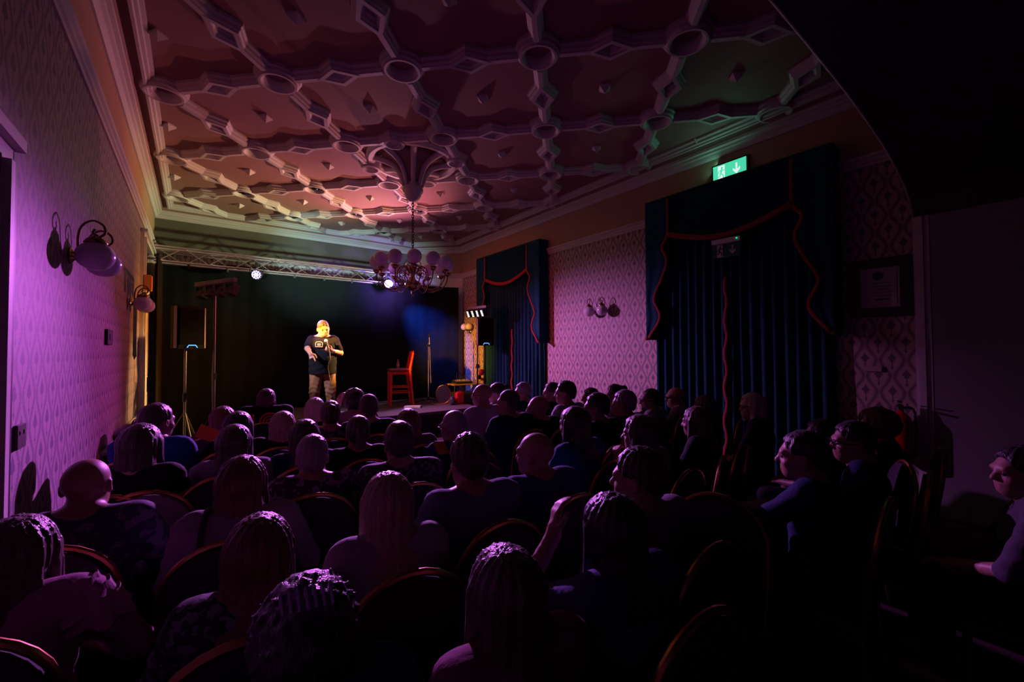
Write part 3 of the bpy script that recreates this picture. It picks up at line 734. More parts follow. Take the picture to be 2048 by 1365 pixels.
# par cans
def par_can(p, tgt, label, lit, col, strength):
    t = thing('par_light', label, 'stage light', p)
    d = (Vector(tgt)-Vector(p)); q = d.to_track_quat('-Z', 'Y').to_matrix()
    b = MB(); b.lathe([(.05, .16), (.085, .14), (.10, .05), (.10, -.02), (.094, -.02), (.092, .03), (.0001, .03)], M=q, n=24); b.build('can', BLACKM, t, smooth='auto')
    for s_ in (-1, 1):
        b = MB(); b.tube([(s_*.115, 0, 0), (s_*.115, .0, .14), (s_*.03, 0, .19)], .008, n=6); b.build('yoke_arm', BLACKM, t)
    b = MB(); b.box((0, 0, .215), (.05, .05, .06)); b.build('clamp', BLACKM, t)
    cells = [(0, 0)] + [(.036*math.cos(a), .036*math.sin(a)) for a in np.arange(6)*PI/3] + [(.072*math.cos(a), .072*math.sin(a)) for a in np.arange(12)*PI/6]
    em = mat('led_cell_%s' % ('a' if strength > 10 else 'b'), (.8, .8, 1), .3, emit=col, estr=strength)
    l0 = None
    for cx, cy in cells:
        if l0 is None:
            b = MB(); b.lathe([(.0001, -.006), (.011, -.003), (.0155, .004), (.0155, .008)], M=q, n=8); l0 = b.build('led_cell', em, t, smooth=True); l0.location = q @ Vector((cx, cy, .02))
        else: inst(l0, t, q @ Vector((cx, cy, .02)))
par_can(tuple(PAR1), (2.2, 2.0, 1.9), 'left of the two lit par lights under the truss, showing its round cells', True, (.55, .42, 1.0), 3.2)
par_can(tuple(PAR2), (1.2, .0, 1.5), 'right of the two lit par lights, blazing white below the chandelier', True, (.85, .70, 1.0), 60)
p3 = on_y(745, 562, 9.95)

# ------------------------------------------------------------------ speakers, LED bars, mic stand, stool
def tripod(b, h, r=.42, zc=.55):
    for k in range(3):
        a = k*2*PI/3+.4
        b.tube([(0, 0, zc), (r*math.cos(a), r*math.sin(a), .015)], .012, n=6); b.tube([(0, 0, zc*.42), (r*.5*math.cos(a), r*.5*math.sin(a), zc*.5)], .008, n=6)
def speaker(loc, rz, label, z0, pole, slabel, h=.64, w_=.36):
    st = thing('speaker_stand', slabel, 'stand', (loc[0], loc[1], 0), rz)
    b = MB(); b.tube([(0, 0, .02), (0, 0, z0)], .0175, n=10); b.build('pole', pole, st, smooth='auto')
    b = MB(); b.lathe([(.028, .0), (.028, .12), (.022, .13)], c=(0, 0, .95), n=12); b.build('collar', BLACKM, st)
    b = MB(); tripod(b, z0, .42 if pole != BLACKM else .16, .80); b.build('tripod_legs', pole, st, smooth='auto')
    sp = thing('speaker', label, 'speaker', (loc[0], loc[1], z0), rz)
    b = MB(); b.prism([(-w_/2, -.15), (w_/2, -.15), (w_/2-.0, -.02), (w_*.28, .19), (-w_*.28, .19), (-w_/2, -.02)], 0, h, 'z'); b.build('cabinet', mat('cabinet_black', (.004, .004, .005), .8, spec=.08), sp)
    b = MB(); b.box((0, -.155, h*.52), (w_-.03, .012, h-.10), bev=.004); b.build('grille', mat('speaker_grille', (.004, .004, .005), .9, spec=.05, bump=(900, .5, (1, 1, 1))), sp)
    for s_ in (-1, 1):
        b = MB(); b.box((s_*(w_/2+.012), -.10, h/2), (.022 if s_ > 0 else .010, .07, h-.02), bev=.003); b.build('side_trim', mat('pale_trim', (.42, .34, .32), .35), sp)
    b = MB(); c_ = w_*.13
    b.tube([(-c_*1.5, -.165, .018), (-c_, -.165, .052), (c_, -.165, .052), (c_*1.5, -.165, .018)], .006, n=6); b.build('logo_light', mat('blue_led', (.1, .3, 1), .4, emit=(.08, .30, 1.0), estr=2.5), sp)
pl = on_depth(371, 690, 6.3)
speaker((pl[0], pl[1]), R(30), 'black loudspeaker at stage left with blue lit chevron and pale side strips', 1.75, DIMSTEEL, 'dull steel tripod stand under the left loudspeaker')
pr_ = on_depth(970, 690, 9.6)
speaker((pr_[0], pr_[1]), R(-22), 'black loudspeaker at stage right in front of the far curtain', 1.82, BLACKM, 'black tripod stand under the right loudspeaker', h=.62, w_=.36)
def led_bar(loc, rz, label, lit, slabel, spc=.24):
    st = thing('lighting_stand', slabel, 'stand', (loc[0], loc[1], 0), rz)
    b = MB(); b.tube([(0, 0, .02), (0, 0, 1.4)], .018, n=10); b.tube([(0, 0, 1.35), (0, 0, loc[2]+.08)], .013, n=10); b.build('pole', DIMSTEEL if not lit else BLACKM, st, smooth='auto')
    b = MB(); tripod(b, 1, .5 if not lit else .12, .85); b.build('tripod_legs', BLACKM, st, smooth='auto')
    b = MB(); b.box((0, 0, 1.35), (.05, .05, .09)); b.tube([(0, 0, 1.35), (.07, 0, 1.35)], .008, n=6); b.sphere((.08, 0, 1.35), .018, n=8); b.build('clamp_knob', BLACKM, st)
    b = MB(); b.tube(catm([(.02, .0, loc[2]), (.05, 0, 2.2), (.03, 0, 1.8), (.06, 0, 1.3), (.03, 0, .6), (.08, 0, .05)], 6), .006, n=5); b.build('cable', BLACK, st, smooth=True)
    t = thing('led_light_bar', label, 'stage light', loc, rz)
    b = MB(); b.box((0, 0, .09), (spc*4, .05, .06), bev=.006); b.build('crossbar', mat('bar_grey', (.16, .16, .16), .4), t)
    for k in range(4):
        x = (k-1.5)*spc; hw = min(.14, spc*.72)
        hd = MB(); Mx = Matrix.Rotation(R(24), 3, 'X')
        hd.box((x, -.03, -.04), (hw, .10, .17), Mx, bev=.01); h = hd.build('lamp_head', BLACK, t)
        for sg_ in (-1, 1): b = MB(); b.box((x+sg_*(hw/2+.012), 0, .02), (.008, .03, .14)); b.build('yoke_arm', BLACK, h)
        if lit:
            for r_ in range(4):
                b = MB(); pz = .055-.037*r_
                v = Mx @ Vector((0, -.052, pz)); b.box((x+v.x, -.03+v.y, -.04+v.z), (hw*.42, .004, .020), Mx)
                c = b.build('led_cell', mat('led_strip_white', (1, 1, .9), .3, emit=(1.0, .93, .80), estr=4.0), h)
    return t
led_bar(tuple(TBL), R(117), 'dark four-head LED bar on the left lighting stand, seen from behind', False, 'silver pole lighting stand at stage left')
led_bar(tuple(TBR), R(-78), 'lit four-head LED bar on the right lighting stand showing white cells', True, 'black lighting stand at stage right', spc=.15)
# mic stand
ms = on_depth(857, 806, 9.75); SZ = .47
t = thing('microphone_stand', 'black boom microphone stand on the stage right of the stool', 'stand', (ms[0], ms[1], SZ))
b = MB(); b.tube([(0, 0, .05), (0, 0, 1.0)], .011, n=8); b.tube([(0, 0, .98), (0, 0, 1.42)], .007, n=8); b.build('upright', STEEL, t, smooth='auto')
b = MB()
for a in (0.3, 2.4, 4.5): b.tube([(0, 0, .12), (.36*math.cos(a), .36*math.sin(a), .012)], .009, n=6)
b.lathe([(.03, .08), (.03, .15), (.015, .17)], n=12); b.build('tripod_base', BLACKM, t)
b = MB(); b.tube([(.02, 0, 1.55), (.06, .0, .55)], .006, n=6); b.tube([(.055, 0, .65), (.063, 0, .48)], .011, n=8); b.build('boom', STEEL, t)
b = MB(); b.box((0, 0, 1.36), (.06, .03, .05)); b.sphere((-.04, 0, 1.36), .018, n=8); b.tube([(.02, 0, 1.54), (.04, 0, 1.64)], .017, n=8); b.build('clutch_and_clip', BLACKM, t)

# stool
sl = on_depth(799, 806, 9.55)
t = thing('bar_stool', 'red wooden high-backed bar stool standing on the stage', 'stool', (sl[0], sl[1], SZ), R(-14))
W = .21
def leg(p, q, r0=.026, r1=.020):
    b = MB(); M_ = None
    b.add([(p[0]+sx*r0, p[1]+sy*r0, p[2]) for sx, sy in ((-1, -1), (1, -1), (1, 1), (-1, 1))] + [(q[0]+sx*r1, q[1]+sy*r1, q[2]) for sx, sy in ((-1, -1), (1, -1), (1, 1), (-1, 1))],
          [(3, 2, 1, 0), (4, 5, 6, 7), (0, 1, 5, 4), (1, 2, 6, 5), (2, 3, 7, 6), (3, 0, 4, 7)]); return b.build('leg', REDWOOD, t)
# front of stool faces camera-left: local -x is front, +x back
for sy in (-1, 1):
    leg((-W, sy*W, .76), (-W-.01, sy*W, 0)); leg((W-.02, sy*W, .80), (W+.07, sy*(W+.005), 0))
for sy in (-1, 1):
    b = MB(); b.add([(W-.045, sy*W-.02, .76), (W, sy*W-.02, .76), (W, sy*W+.02, .76), (W-.045, sy*W+.02, .76), (W+.045, sy*W-.015, 1.20), (W+.08, sy*W-.015, 1.20), (W+.08, sy*W+.015, 1.20), (W+.045, sy*W+.015, 1.20)],
          [(3, 2, 1, 0), (4, 5, 6, 7), (0, 1, 5, 4), (1, 2, 6, 5), (2, 3, 7, 6), (3, 0, 4, 7)]); b.build('back_post', REDWOOD, t)
b = MB(); vs = []; fs = []
for j, (z, xo) in enumerate(((.84, 0.01), (.95, .02), (1.06, .035), (1.14, .05), (1.22, .055))):
    for k in range(9): u = -1+k/4; vs.append((W+xo+.03*(1-u*u), u*(W-.015), z+(.012*(1-u*u) if j == 4 else 0)))
for j in range(4):
    for k in range(8): q = j*9+k; fs.append((q, q+1, q+10, q+9))
n0 = len(vs); vs += [(x+.022, y, z) for x, y, z in vs]; fs += [tuple(q+n0 for q in f[::-1]) for f in fs]
for k in range(8): fs.append((36+k, 37+k, n0+37+k, n0+36+k)); fs.append((k+1, k, n0+k, n0+k+1))
b.add(vs, fs); b.build('backrest', REDWOOD, t, smooth='auto')
b = MB()
for sy in (-1, 1): b.box((0, sy*W, .735), (2*W, .024, .055))
b.box((-W, 0, .735), (.024, 2*W, .055)); b.box((W-.02, 0, .735), (.024, 2*W, .055)); b.build('apron', REDWOOD, t)
b = MB(); b.box((-.005, 0, .80), (2*W+.06, 2*W+.05, .075), bev=.028); b.build('seat', SEATMAROON, t, smooth='auto')
b = MB()
b.box((-W, 0, .36), (.022, 2*W, .05)); 
for sy in (-1, 1): b.box((.01, sy*W, .30), (2*W+.04, .020, .026)); b.box((.005, sy*W, .42), (2*W+.03, .018, .022))
b.box((W+.03, 0, .34), (.02, 2*W, .03)); b.build('stretcher', REDWOOD, t)
sm = Matrix.Rotation(R(-14), 3, 'Z') @ Vector((-.03, .03, .838))
bt = thing('water_bottle', 'small clear water bottle with red cap on the stool seat', 'bottle', (sl[0]+sm.x, sl[1]+sm.y, SZ+sm.z))
b = MB(); b.lathe([(.0001, 0), (.028, 0), (.031, .01), (.031, .06), (.028, .08), (.031, .10), (.030, .13), (.018, .165), (.013, .175), (.013, .185)], n=16); b.build('bottle_body', mat('clear_plastic', (.75, .72, .68), .15, trans=.6), bt, smooth=True)
b = MB(); b.lathe([(.016, .182), (.016, .205), (.0001, .206)], n=12); b.build('cap', mat('red_plastic', (.6, .02, .03), .4), bt)
b = MB(); b.lathe([(.0318, .05), (.0318, .095)], n=16); b.build('label_band', mat('pale_label', (.55, .5, .45), .6), bt)
# white pad on stage
pd = on_depth(825, 813, 9.1)
t = thing('notepad', 'white notepad lying on the stage in front of the stool', 'notepad', (pd[0], pd[1], SZ), R(-30))
b = MB(); b.box((0, 0, .015), (.34, .20, .03), bev=.003); b.build('pages', mat('bright_paper', (.75, .70, .62), .7), t); b = MB(); b.box((0, .0, .0325), (.34, .20, .005)); b.build('cover', mat('bright_paper2', (.8, .76, .68), .6), t)
# gold rimmed hoop (chair back) + small monitor + equipment table
hp = on_depth(887, 804, 9.6)
t = thing('folded_chair', 'folded chair with a round gold rimmed back standing on the stage', 'chair', (hp[0], hp[1], SZ), R(-37+180))
b = MB(); b.tube([(.165*math.cos(a), .03*math.sin(a), .23+.21*math.sin(a)) for a in np.linspace(0, 2*PI, 33)], .014, n=8, cap=False); b.build('back_frame', GOLD, t, smooth=True)
b = MB(); b.lathe([(.0001, -.01), (.15, -.01), (.15, .01), (.0001, .01)], c=(0, 0, .23), M=Matrix.Rotation(R(82), 3, 'X') @ Matrix.Diagonal(Vector((1, 1.25, 1))), n=24); b.build('back_panel', CHAIRFAB, t)
b = MB(); b.tube([(-.09, -.05, .02), (-.05, -.09, .14), (.10, -.09, .14), (.08, -.05, .02)], .008, n=6); b.tube([(-.16, -.12, .012), (.18, -.12, .012)], .010, n=6); b.build('leg_frame', CHROME, t, smooth='auto')
cb = on_depth(905, 806, 9.5)
b = MB(); b.lathe([(.0001, 0), (.055, 0), (.075, .05), (.06, .16), (.03, .2), (.0001, .2)], n=16); b.sphere((0, -.05, .1), .03, n=10); tag(b.build('footlight', mat('dark_shiny', (.05, .04, .06), .2), smooth=True, loc=(cb[0], cb[1], SZ)), 'small dark rounded footlight on the stage corner', 'stage light')
tb = on_depth(925, 790, 9.6)
t = thing('equipment_table', 'folding table with gold legs and sound equipment at stage right', 'table', (5.46, 9.22, 0), R(-4))
b = MB(); b.box((0, 0, .86), (.80, .5, .03), bev=.006); b.build('table_top', mat('wood_top', (.30, .18, .08), .5), t)
for sx in (-1, 1):
    for sy in (-1, 1):
        b = MB(); b.tube([(sx*.36, sy*.2, .85), (sx*.36, sy*.2, .01)], .013, n=8); b.build('leg', GOLD, t, smooth='auto')
b = MB(); b.box((0, 0, .34), (.72, .4, .03)); b.build('shelf', GOLD, t)
t2 = thing('mixing_desk', 'small audio mixer with cables on the equipment table', 'mixer', (5.40, 9.22, .879), R(-4))
b = MB(); b.box((0, 0, .035), (.44, .30, .06), Matrix.Rotation(R(6), 3, 'X'), bev=.01); b.build('case', BLACKM, t2)
k0 = None
for i in range(8):
    for j in range(3):
        if k0 is None: b = MB(); b.lathe([(.009, 0), (.008, .018), (.0001, .018)], n=8); k0 = b.build('knob', mat('knob_pale', (.5, .45, .4), .4), t2); k0.location = (-.18, -.09, .060)
        else: inst(k0, t2, (-.18+.05*i, -.09+.08*j, .060+.0085*j))
b = MB(); b.tube(catm([(.1, .1, .07), (.15, .16, .18), (.25, .1, .10), (.3, 0, .02)], 6), .006, n=5); b.tube(catm([(-.1, .1, .07), (-.05, .18, .26), (.1, .2, .2), (.2, .1, .05)], 6), .006, n=5); b.build('cable', BLACK, t2, smooth=True)
t3 = thing('amplifier_case', 'black amplifier case on the shelf of the equipment table', 'amplifier', (5.46, 9.22, .358), R(-4))
b = MB(); b.box((0, 0, .15), (.56, .36, .30), bev=.01); b.build('case', BLACK, t3); b = MB()
for k in range(4): b.box((0, -.185, .06+.06*k), (.50, .008, .035))
b.build('faceplate', BLACKM, t3); b = MB(); b.box((-.2, -.191, .1), (.012, .004, .012)); b.build('indicator', MATS['green_led'], t3)
t = thing('red_bag', 'glossy red bag standing on the stage corner beside the equipment table', 'bag', (4.86, 8.42, SZ))
b = MB(); b.box((0, 0, .15), (.16, .12, .30), bev=.045); b.build('shell', mat('red_shiny', (.6, .015, .02), .25), t, smooth='auto')
b = MB(); b.tube(catm([(-.05, 0, .29), (-.04, 0, .36), (.04, 0, .36), (.05, 0, .29)], 5), .009, n=6); b.build('handle', BLACK, t, smooth=True)
t = thing('red_lamp', 'small red clamp lamp fixed to the pole of the right lighting stand', 'lamp', (TBR[0]+.02, TBR[1], 1.10))
b = MB(); b.box((.02, 0, 0), (.08, .06, .10), bev=.01); b.build('clamp', BLACK, t)
b = MB(); b.sphere((.08, -.02, .11), .065, n=14, sc=(1, .8, 1.1)); b.sphere((.09, -.02, -.05), .04, n=12); b.build('shell', MATS['red_shiny'], t, smooth=True)
# cable runs on deck
b = MB(); b.tube(catm([(4.55, 9.4, SZ+.008), (4.4, 8.9, SZ+.008), (4.7, 8.5, SZ+.008), (4.95, 8.3, SZ+.008)], 8), .007, n=5); tag(b.build('stage_cable', mat('red_cable', (.5, .02, .03), .5), smooth=True), 'thin red cable running over the stage corner', 'cable')
b = MB(); b.tube(catm([(3.3, 9.9, SZ+.008), (3.9, 9.7, SZ+.008), (4.4, 9.9, SZ+.008), (4.9, 9.6, SZ+.008)], 8), .007, n=5); tag(b.build('stage_cable', BLACK, smooth=True), 'black cable lying along the foot of the backdrop', 'cable')
# ------------------------------------------------------------------ people: implicit bodies -> surface nets
def nets(Fd, xs, ys, zs):
    """surface of Fd<0 on a rectilinear grid"""
    nx, ny, nz = Fd.shape; ins = Fd < 0
    cx, cy, cz = nx-1, ny-1, nz-1
    cnt = np.zeros((cx, cy, cz), np.int8)
    for a in (0, 1):
        for b_ in (0, 1):
            for c in (0, 1): cnt += ins[a:a+cx, b_:b_+cy, c:c+cz]
    act = (cnt > 0) & (cnt < 8); idx = np.argwhere(act)
    if len(idx) == 0: return np.zeros((0, 3)), np.zeros((0, 4), int)
    ids = -np.ones((cx, cy, cz), np.int64); ids[act] = np.arange(len(idx))
    acc = np.zeros((len(idx), 3)); num = np.zeros(len(idx)); G = (xs, ys, zs); I = idx
    for ax in range(3):
        o1, o2 = [k for k in range(3) if k != ax]
        for a in (0, 1):
            for b_ in (0, 1):
                p = I.copy(); p[:, o1] += a; p[:, o2] += b_; q = p.copy(); q[:, ax] += 1
                f0 = Fd[p[:, 0], p[:, 1], p[:, 2]]; f1 = Fd[q[:, 0], q[:, 1], q[:, 2]]
                s = (f0 < 0) != (f1 < 0); t = np.where(s, f0/np.where(s, f0-f1, 1), 0)
                P = np.stack([G[k][p[:, k]] for k in range(3)], 1); P[:, ax] += t*(G[ax][q[:, ax]]-G[ax][p[:, ax]])
                acc += P*s[:, None]; num += s
    V = acc/num[:, None]; faces = []
    for ax in range(3):
        o1, o2 = [(1, 2), (2, 0), (0, 1)][ax]
        sl0 = [slice(None)]*3; sl1 = [slice(None)]*3; sl0[ax] = slice(0, -1); sl1[ax] = slice(1, None)
        a, b_ = ins[tuple(sl0)], ins[tuple(sl1)]; cr = np.argwhere(a != b_)
        dims = (cx, cy, cz)
        ok = (cr[:, o1] > 0) & (cr[:, o2] > 0) & (cr[:, o1] < dims[o1]) & (cr[:, o2] < dims[o2]); cr = cr[ok]
        if len(cr) == 0: continue
        def C(d1, d2):
            q = cr.copy(); q[:, o1] += d1; q[:, o2] += d2; return ids[q[:, 0], q[:, 1], q[:, 2]]
        Q = np.stack([C(-1, -1), C(0, -1), C(0, 0), C(-1, 0)], 1)
        fl = b_[cr[:, 0], cr[:, 1], cr[:, 2]]
        Q[fl] = Q[fl][:, ::-1]; faces.append(Q)
    return V, np.concatenate(faces)

def grid1(lo, hi, coarse, fine=None, a=None, b_=None):
    out = [lo]; x = lo
    while x < hi:
        x += (fine if fine and a-.01 <= x <= b_ else coarse); out.append(x)
    return np.array(out)

class Field:
    def __init__(s, xs, ys, zs):
        s.g = (xs, ys, zs); s.F = np.full((len(xs), len(ys), len(zs)), .5, np.float32)
    def blk(s, lo, hi):
        sl = []
        for k in range(3):
            a = np.searchsorted(s.g[k], lo[k]); b_ = np.searchsorted(s.g[k], hi[k]); sl.append(slice(max(0, a-1), min(len(s.g[k]), b_+1)))
        X = s.g[0][sl[0]][:, None, None]; Y = s.g[1][sl[1]][None, :, None]; Z = s.g[2][sl[2]][None, None, :]
        return tuple(sl), X, Y, Z
    def put(s, sl, d, k, sub=False):
        f = s.F[sl]
        if f.size == 0: return
        d = d.astype(np.float32)
        if sub:
            h = np.clip(.5-.5*(f+d)/k, 0, 1); s.F[sl] = f*(1-h)+(-d)*h+k*h*(1-h)
        else:
            h = np.clip(.5+.5*(f-d)/k, 0, 1); s.F[sl] = f*(1-h)+d*h-k*h*(1-h)
    def cap(s, a, b_, r0, r1, k=.03, fy=1.0):
        a = np.array(a, float); b_ = np.array(b_, float); m_ = max(r0, r1)+.09
        sl, X, Y, Z = s.blk(np.minimum(a, b_)-m_, np.maximum(a, b_)+m_)
        ab = b_-a; L2 = max(1e-9, ab@ab)
        t = np.clip(((X-a[0])*ab[0]+(Y-a[1])*ab[1]+(Z-a[2])*ab[2])/L2, 0, 1)
        dx, dy, dz = X-a[0]-t*ab[0], (Y-a[1]-t*ab[1])/fy, Z-a[2]-t*ab[2]
        s.put(sl, np.sqrt(dx*dx+dy*dy+dz*dz)-(r0+(r1-r0)*t), k)
    def ell(s, c, r, k=.03, M=None, sub=False, o=None):
        c = np.array(c, float); r = np.array(r, float); m_ = r.max()+.08
        sl, X, Y, Z = s.blk(c-m_, c+m_)
        x, y, z = X-c[0], Y-c[1], Z-c[2]
        if M is not None: x, y, z = M[0][0]*x+M[1][0]*y+M[2][0]*z, M[0][1]*x+M[1][1]*y+M[2][1]*z, M[0][2]*x+M[1][2]*y+M[2][2]*z
        q = np.sqrt((x/r[0])**2+(y/r[1])**2+(z/r[2])**2); q2 = np.sqrt((x/r[0]**2)**2+(y/r[1]**2)**2+(z/r[2]**2)**2)
        s.put(sl, q*(q-1)/np.maximum(q2, 1e-6), k, sub)
    def mesh(s): return nets(s.F, *s.g)

def mkobj(name, V, Q, m_, parent, smooth=True, mats=None, mi=None):
    me = bpy.data.meshes.new(name)
    me.vertices.add(len(V)); me.vertices.foreach_set('co', np.ascontiguousarray(V, np.float32).ravel())
    tri = isinstance(Q, list)
    if tri: me.from_pydata(V.tolist() if hasattr(V, 'tolist') else V, [], Q)
    else:
        me.loops.add(4*len(Q)); me.loops.foreach_set('vertex_index', Q.astype(np.int32).ravel())
        me.polygons.add(len(Q)); me.polygons.foreach_set('loop_start', np.arange(0, 4*len(Q), 4, dtype=np.int32))
        me.polygons.foreach_set('loop_total', np.full(len(Q), 4, np.int32))
    me.polygons.foreach_set('use_smooth', [True]*len(me.polygons))
    for q in (mats or [m_]): me.materials.append(q)
    if mi is not None: me.polygons.foreach_set('material_index', mi)
    me.update(); me.validate()
    o = bpy.data.objects.new(name, me); COL.objects.link(o); o.parent = parent; return o

def unit(v): v = np.array(v, float); return v/max(1e-9, np.linalg.norm(v))
def hand_field(f, wr, dirv, nrm, side, curl=.5, sc=1.0, point=False):
    """palm + five tapered bent fingers. dirv towards the finger tips, nrm = out of the back of the hand, side=+1 thumb on the d x n side"""
    d = unit(dirv); n = unit(np.array(nrm, float)-d*(np.array(nrm, float)@d)); u = np.cross(d, n)*side
    w = np.array(wr, float)
    f.cap(w, w+d*.03*sc, .024*sc, .027*sc, .012)
    for q in (-.026, -.009, .009, .026): f.cap(w+d*.025*sc+u*q*.55*sc, w+d*.085*sc+u*q*sc, .0135*sc, .0125*sc, .010)
    for i, (q, L) in enumerate(((.028, .072), (.010, .080), (-.009, .074), (-.027, .058))):
        c = curl
        if point and i == 0: c = .05
        b0 = w+d*.085*sc+u*q*sc; dd = d; nn = n; p = b0
        for j, (l, r0, r1) in enumerate(((.45, .0105, .0095), (.32, .0095, .0085), (.23, .0085, .0072))):
            a = c*(1.0, 1.35, .8)[j]
            dd, nn = dd*math.cos(a)-nn*math.sin(a), nn*math.cos(a)+dd*math.sin(a)
            p2 = p+dd*L*l*sc; f.cap(p, p2, r0*sc, r1*sc, .004); p = p2
    t0 = w+d*.025*sc+u*.024*sc; t1 = t0+(d*.6+u*.8-n*.15)*.038*sc; t2 = t1+(d*.85+u*.15-n*.5*(.3+curl))*.032*sc; t3 = t2+(d*.85-u*.25-n*.5*(.3+curl))*.024*sc
    f.cap(t0, t1, .0145*sc, .0125*sc, .008); f.cap(t1, t2, .0120*sc, .0105*sc, .004); f.cap(t2, t3, .0105*sc, .0085*sc, .004)

def rotzx(yaw_, pit, rol=0):
    return np.array(Matrix.Rotation(yaw_, 3, 'Z') @ Matrix.Rotation(pit, 3, 'X') @ Matrix.Rotation(rol, 3, 'Y'))

def head_prims(f, c, M, sc=1.0, fat=1.0):
    def P(x, y, z): return c + M @ (np.array([x, y, z])*sc)
    E_ = lambda p, r, k=.02, sub=False: f.ell(P(*p), np.array(r)*sc, k*sc, M, sub)
    C_ = lambda a, b_, r0, r1, k=.012: f.cap(P(*a), P(*b_), r0*sc, r1*sc, k*sc)
    E_((0, -.012, .035), (.078, .098, .088))           # cranium
    E_((0, .028, -.02), (.062*fat, .070, .088), .03)   # face
    E_((0, .045, -.085), (.040*fat, .042, .030), .03)  # chin / jaw
    E_((0, .020, -.070), (.058*fat, .060, .040), .03)
    C_((-.035, .083, .022), (.035, .083, .022), .016, .016, .02)  # brow
    for sx in (-1, 1):
        E_((sx*.031, .098, .002), (.017, .012, .012), .008, True)  # sockets
        E_((sx*.042, .060, -.030), (.024, .028, .020), .02)        # cheek
        E_((sx*.077*(.5+.5*fat), -.005, -.005), (.012, .022, .034), .008)  # ear
        E_((sx*.085*(.5+.5*fat), .004, -.002), (.006, .011, .018), .005, True)
    C_((0, .092, .012), (0, .112, -.026), .009, .0135, .010)       # nose
    for sx in (-1, 1): E_((sx*.012, .103, -.028), (.009, .009, .008), .006)
    C_((-.018, .089, -.052), (.018, .089, -.052), .0085, .0085, .008)   # upper lip
    C_((-.014, .089, -.064), (.014, .089, -.064), .0085, .0085, .006)   # lower lip
    E_((0, .100, -.0585), (.024, .010, .0022), .003, True)

def hair_mesh(style, fine=.009):
    """mesh in head space (unit head)"""
    L = {'long': .42, 'verylong': .50, 'mid': .24, 'bob': .13}.get(style, .0)
    g = (grid1(-.17, .17, fine), grid1(-.25, .15, fine), grid1(-.10-L-.06, .19, fine))
    f = Field(*g); f.F[:] = .3
    X, Y, Z = g[0][:, None, None], g[1][None, :, None], g[2][None, None, :]
    th = {'short': .014, 'cropped': .006, 'curly': .036, 'updo': .016, 'pony': .014, 'spiky': .018}.get(style, .017)
    if style in ('short', 'cropped', 'spiky', 'updo', 'pony'): f.ell((0, -.016, .044), (.078+th*.55, .100+th*.6, .088+th), .02)
    else: f.ell((0, -.014, .036), (.078+th, .100+th, .090+th), .02)
    if style in ('short', 'cropped', 'spiky', 'updo', 'pony'):
        f.ell((0, -.046, -.012), (.071, .064, .068), .03)
    if L:
        w = {'bob': .098, 'mid': .105, 'long': .108, 'verylong': .105}[style]
        if L < .2:
            f.cap((0, -.055, .02), (0, -.062, -.10), w*.90, w*.95, .03, fy=.62); f.cap((0, -.062, -.10), (0, -.068, -.07-L), w*.95, w*.82, .03, fy=.55)
        else:
            f.cap((0, -.055, .02), (0, -.075, -.10), w*.86, w*.86, .03, fy=.62); f.cap((0, -.075, -.10), (0, -.135, -.21), w*.86, w*.95, .03, fy=.45)
            f.cap((0, -.135, -.21), (0, -.175, -.10-L), w*.95, w*.72, .03, fy=.30)
        for sx in (-1, 1):
            f.cap((sx*.070, .015, .02), (sx*.080, .020, -.07-min(L, .16)*.45), .032, .026, .02)
    if style == 'updo': f.ell((0, -.125, .085), (.045, .040, .042), .012)
    if style == 'pony':
        f.ell((0, -.118, .05), (.026, .026, .026), .01); f.cap((0, -.135, .03), (0, -.150, -.10), .032, .036, .012); f.cap((0, -.150, -.10), (0, -.125, -.22), .036, .014, .012)
    ang = np.arctan2(X, Y+.02)
    if style == 'curly': f.F += (.010*np.sin(X*105+3*np.sin(Z*37)+Y*40)*np.sin(Y*112+2.5*np.sin(X*41+1))*np.sin(Z*98+2*np.sin(Y*33)+2)+.006*np.sin(X*200+Z*90)*np.sin(Y*190+X*70+1)*np.sin(Z*205-Y*60)).astype(np.float32)
    elif style == 'spiky': f.F += (.006*np.sin(X*170+Y*60)*np.sin(Y*150)*(Z > .03)).astype(np.float32)
    elif style == 'cropped': pass
    else: f.F += (.0035*np.sin(ang*17+Z*9)+.002*np.sin(ang*37+2+Z*20)).astype(np.float32)
    # face opening
    fr = {'short': .030, 'cropped': .02, 'spiky': .035, 'curly': .06, 'updo': .045, 'pony': .04}.get(style, .055)
    cut = np.maximum((fr-(Z-.02)*.75)-Y, -1) if False else None
    f.ell((0, .118, -.025), (.070 if L else .082, .088, .118), .012, None, True)
    if not L:
        d = np.maximum(Z-(-.005 + (Y < .0)*(.0)), -1)
        # short hair ends above the ears and at the nape
        dd = -(Z-(.020-.95*np.clip(-.005-Y, 0, .10)-.004*np.cos(X*60)))*.7
        f.F = np.maximum(f.F, np.where(dd > -1, dd, dd)).astype(np.float32) if style not in ('curly',) else np.maximum(f.F, (-(Z+.09))).astype(np.float32)
    return f.mesh()
HAIRCACHE = {}
def hair(style, fine):
    k = (style, fine)
    if k not in HAIRCACHE: HAIRCACHE[k] = hair_mesh(style, fine)
    return HAIRCACHE[k]

def ik(sh, wr, l1, l2, pole):
    sh, wr = np.array(sh, float), np.array(wr, float); v = wr-sh; L = np.linalg.norm(v); Lm = (l1+l2)*.985
    if L > Lm: v = v/L*Lm; L = Lm; wr = sh+v
    a = (l1*l1-l2*l2+L*L)/(2*L); h = math.sqrt(max(0, l1*l1-a*a)); d = v/L
    p = np.array(pole, float); p = p-d*(p@d); p = unit(p); return sh+d*a+p*h, wr

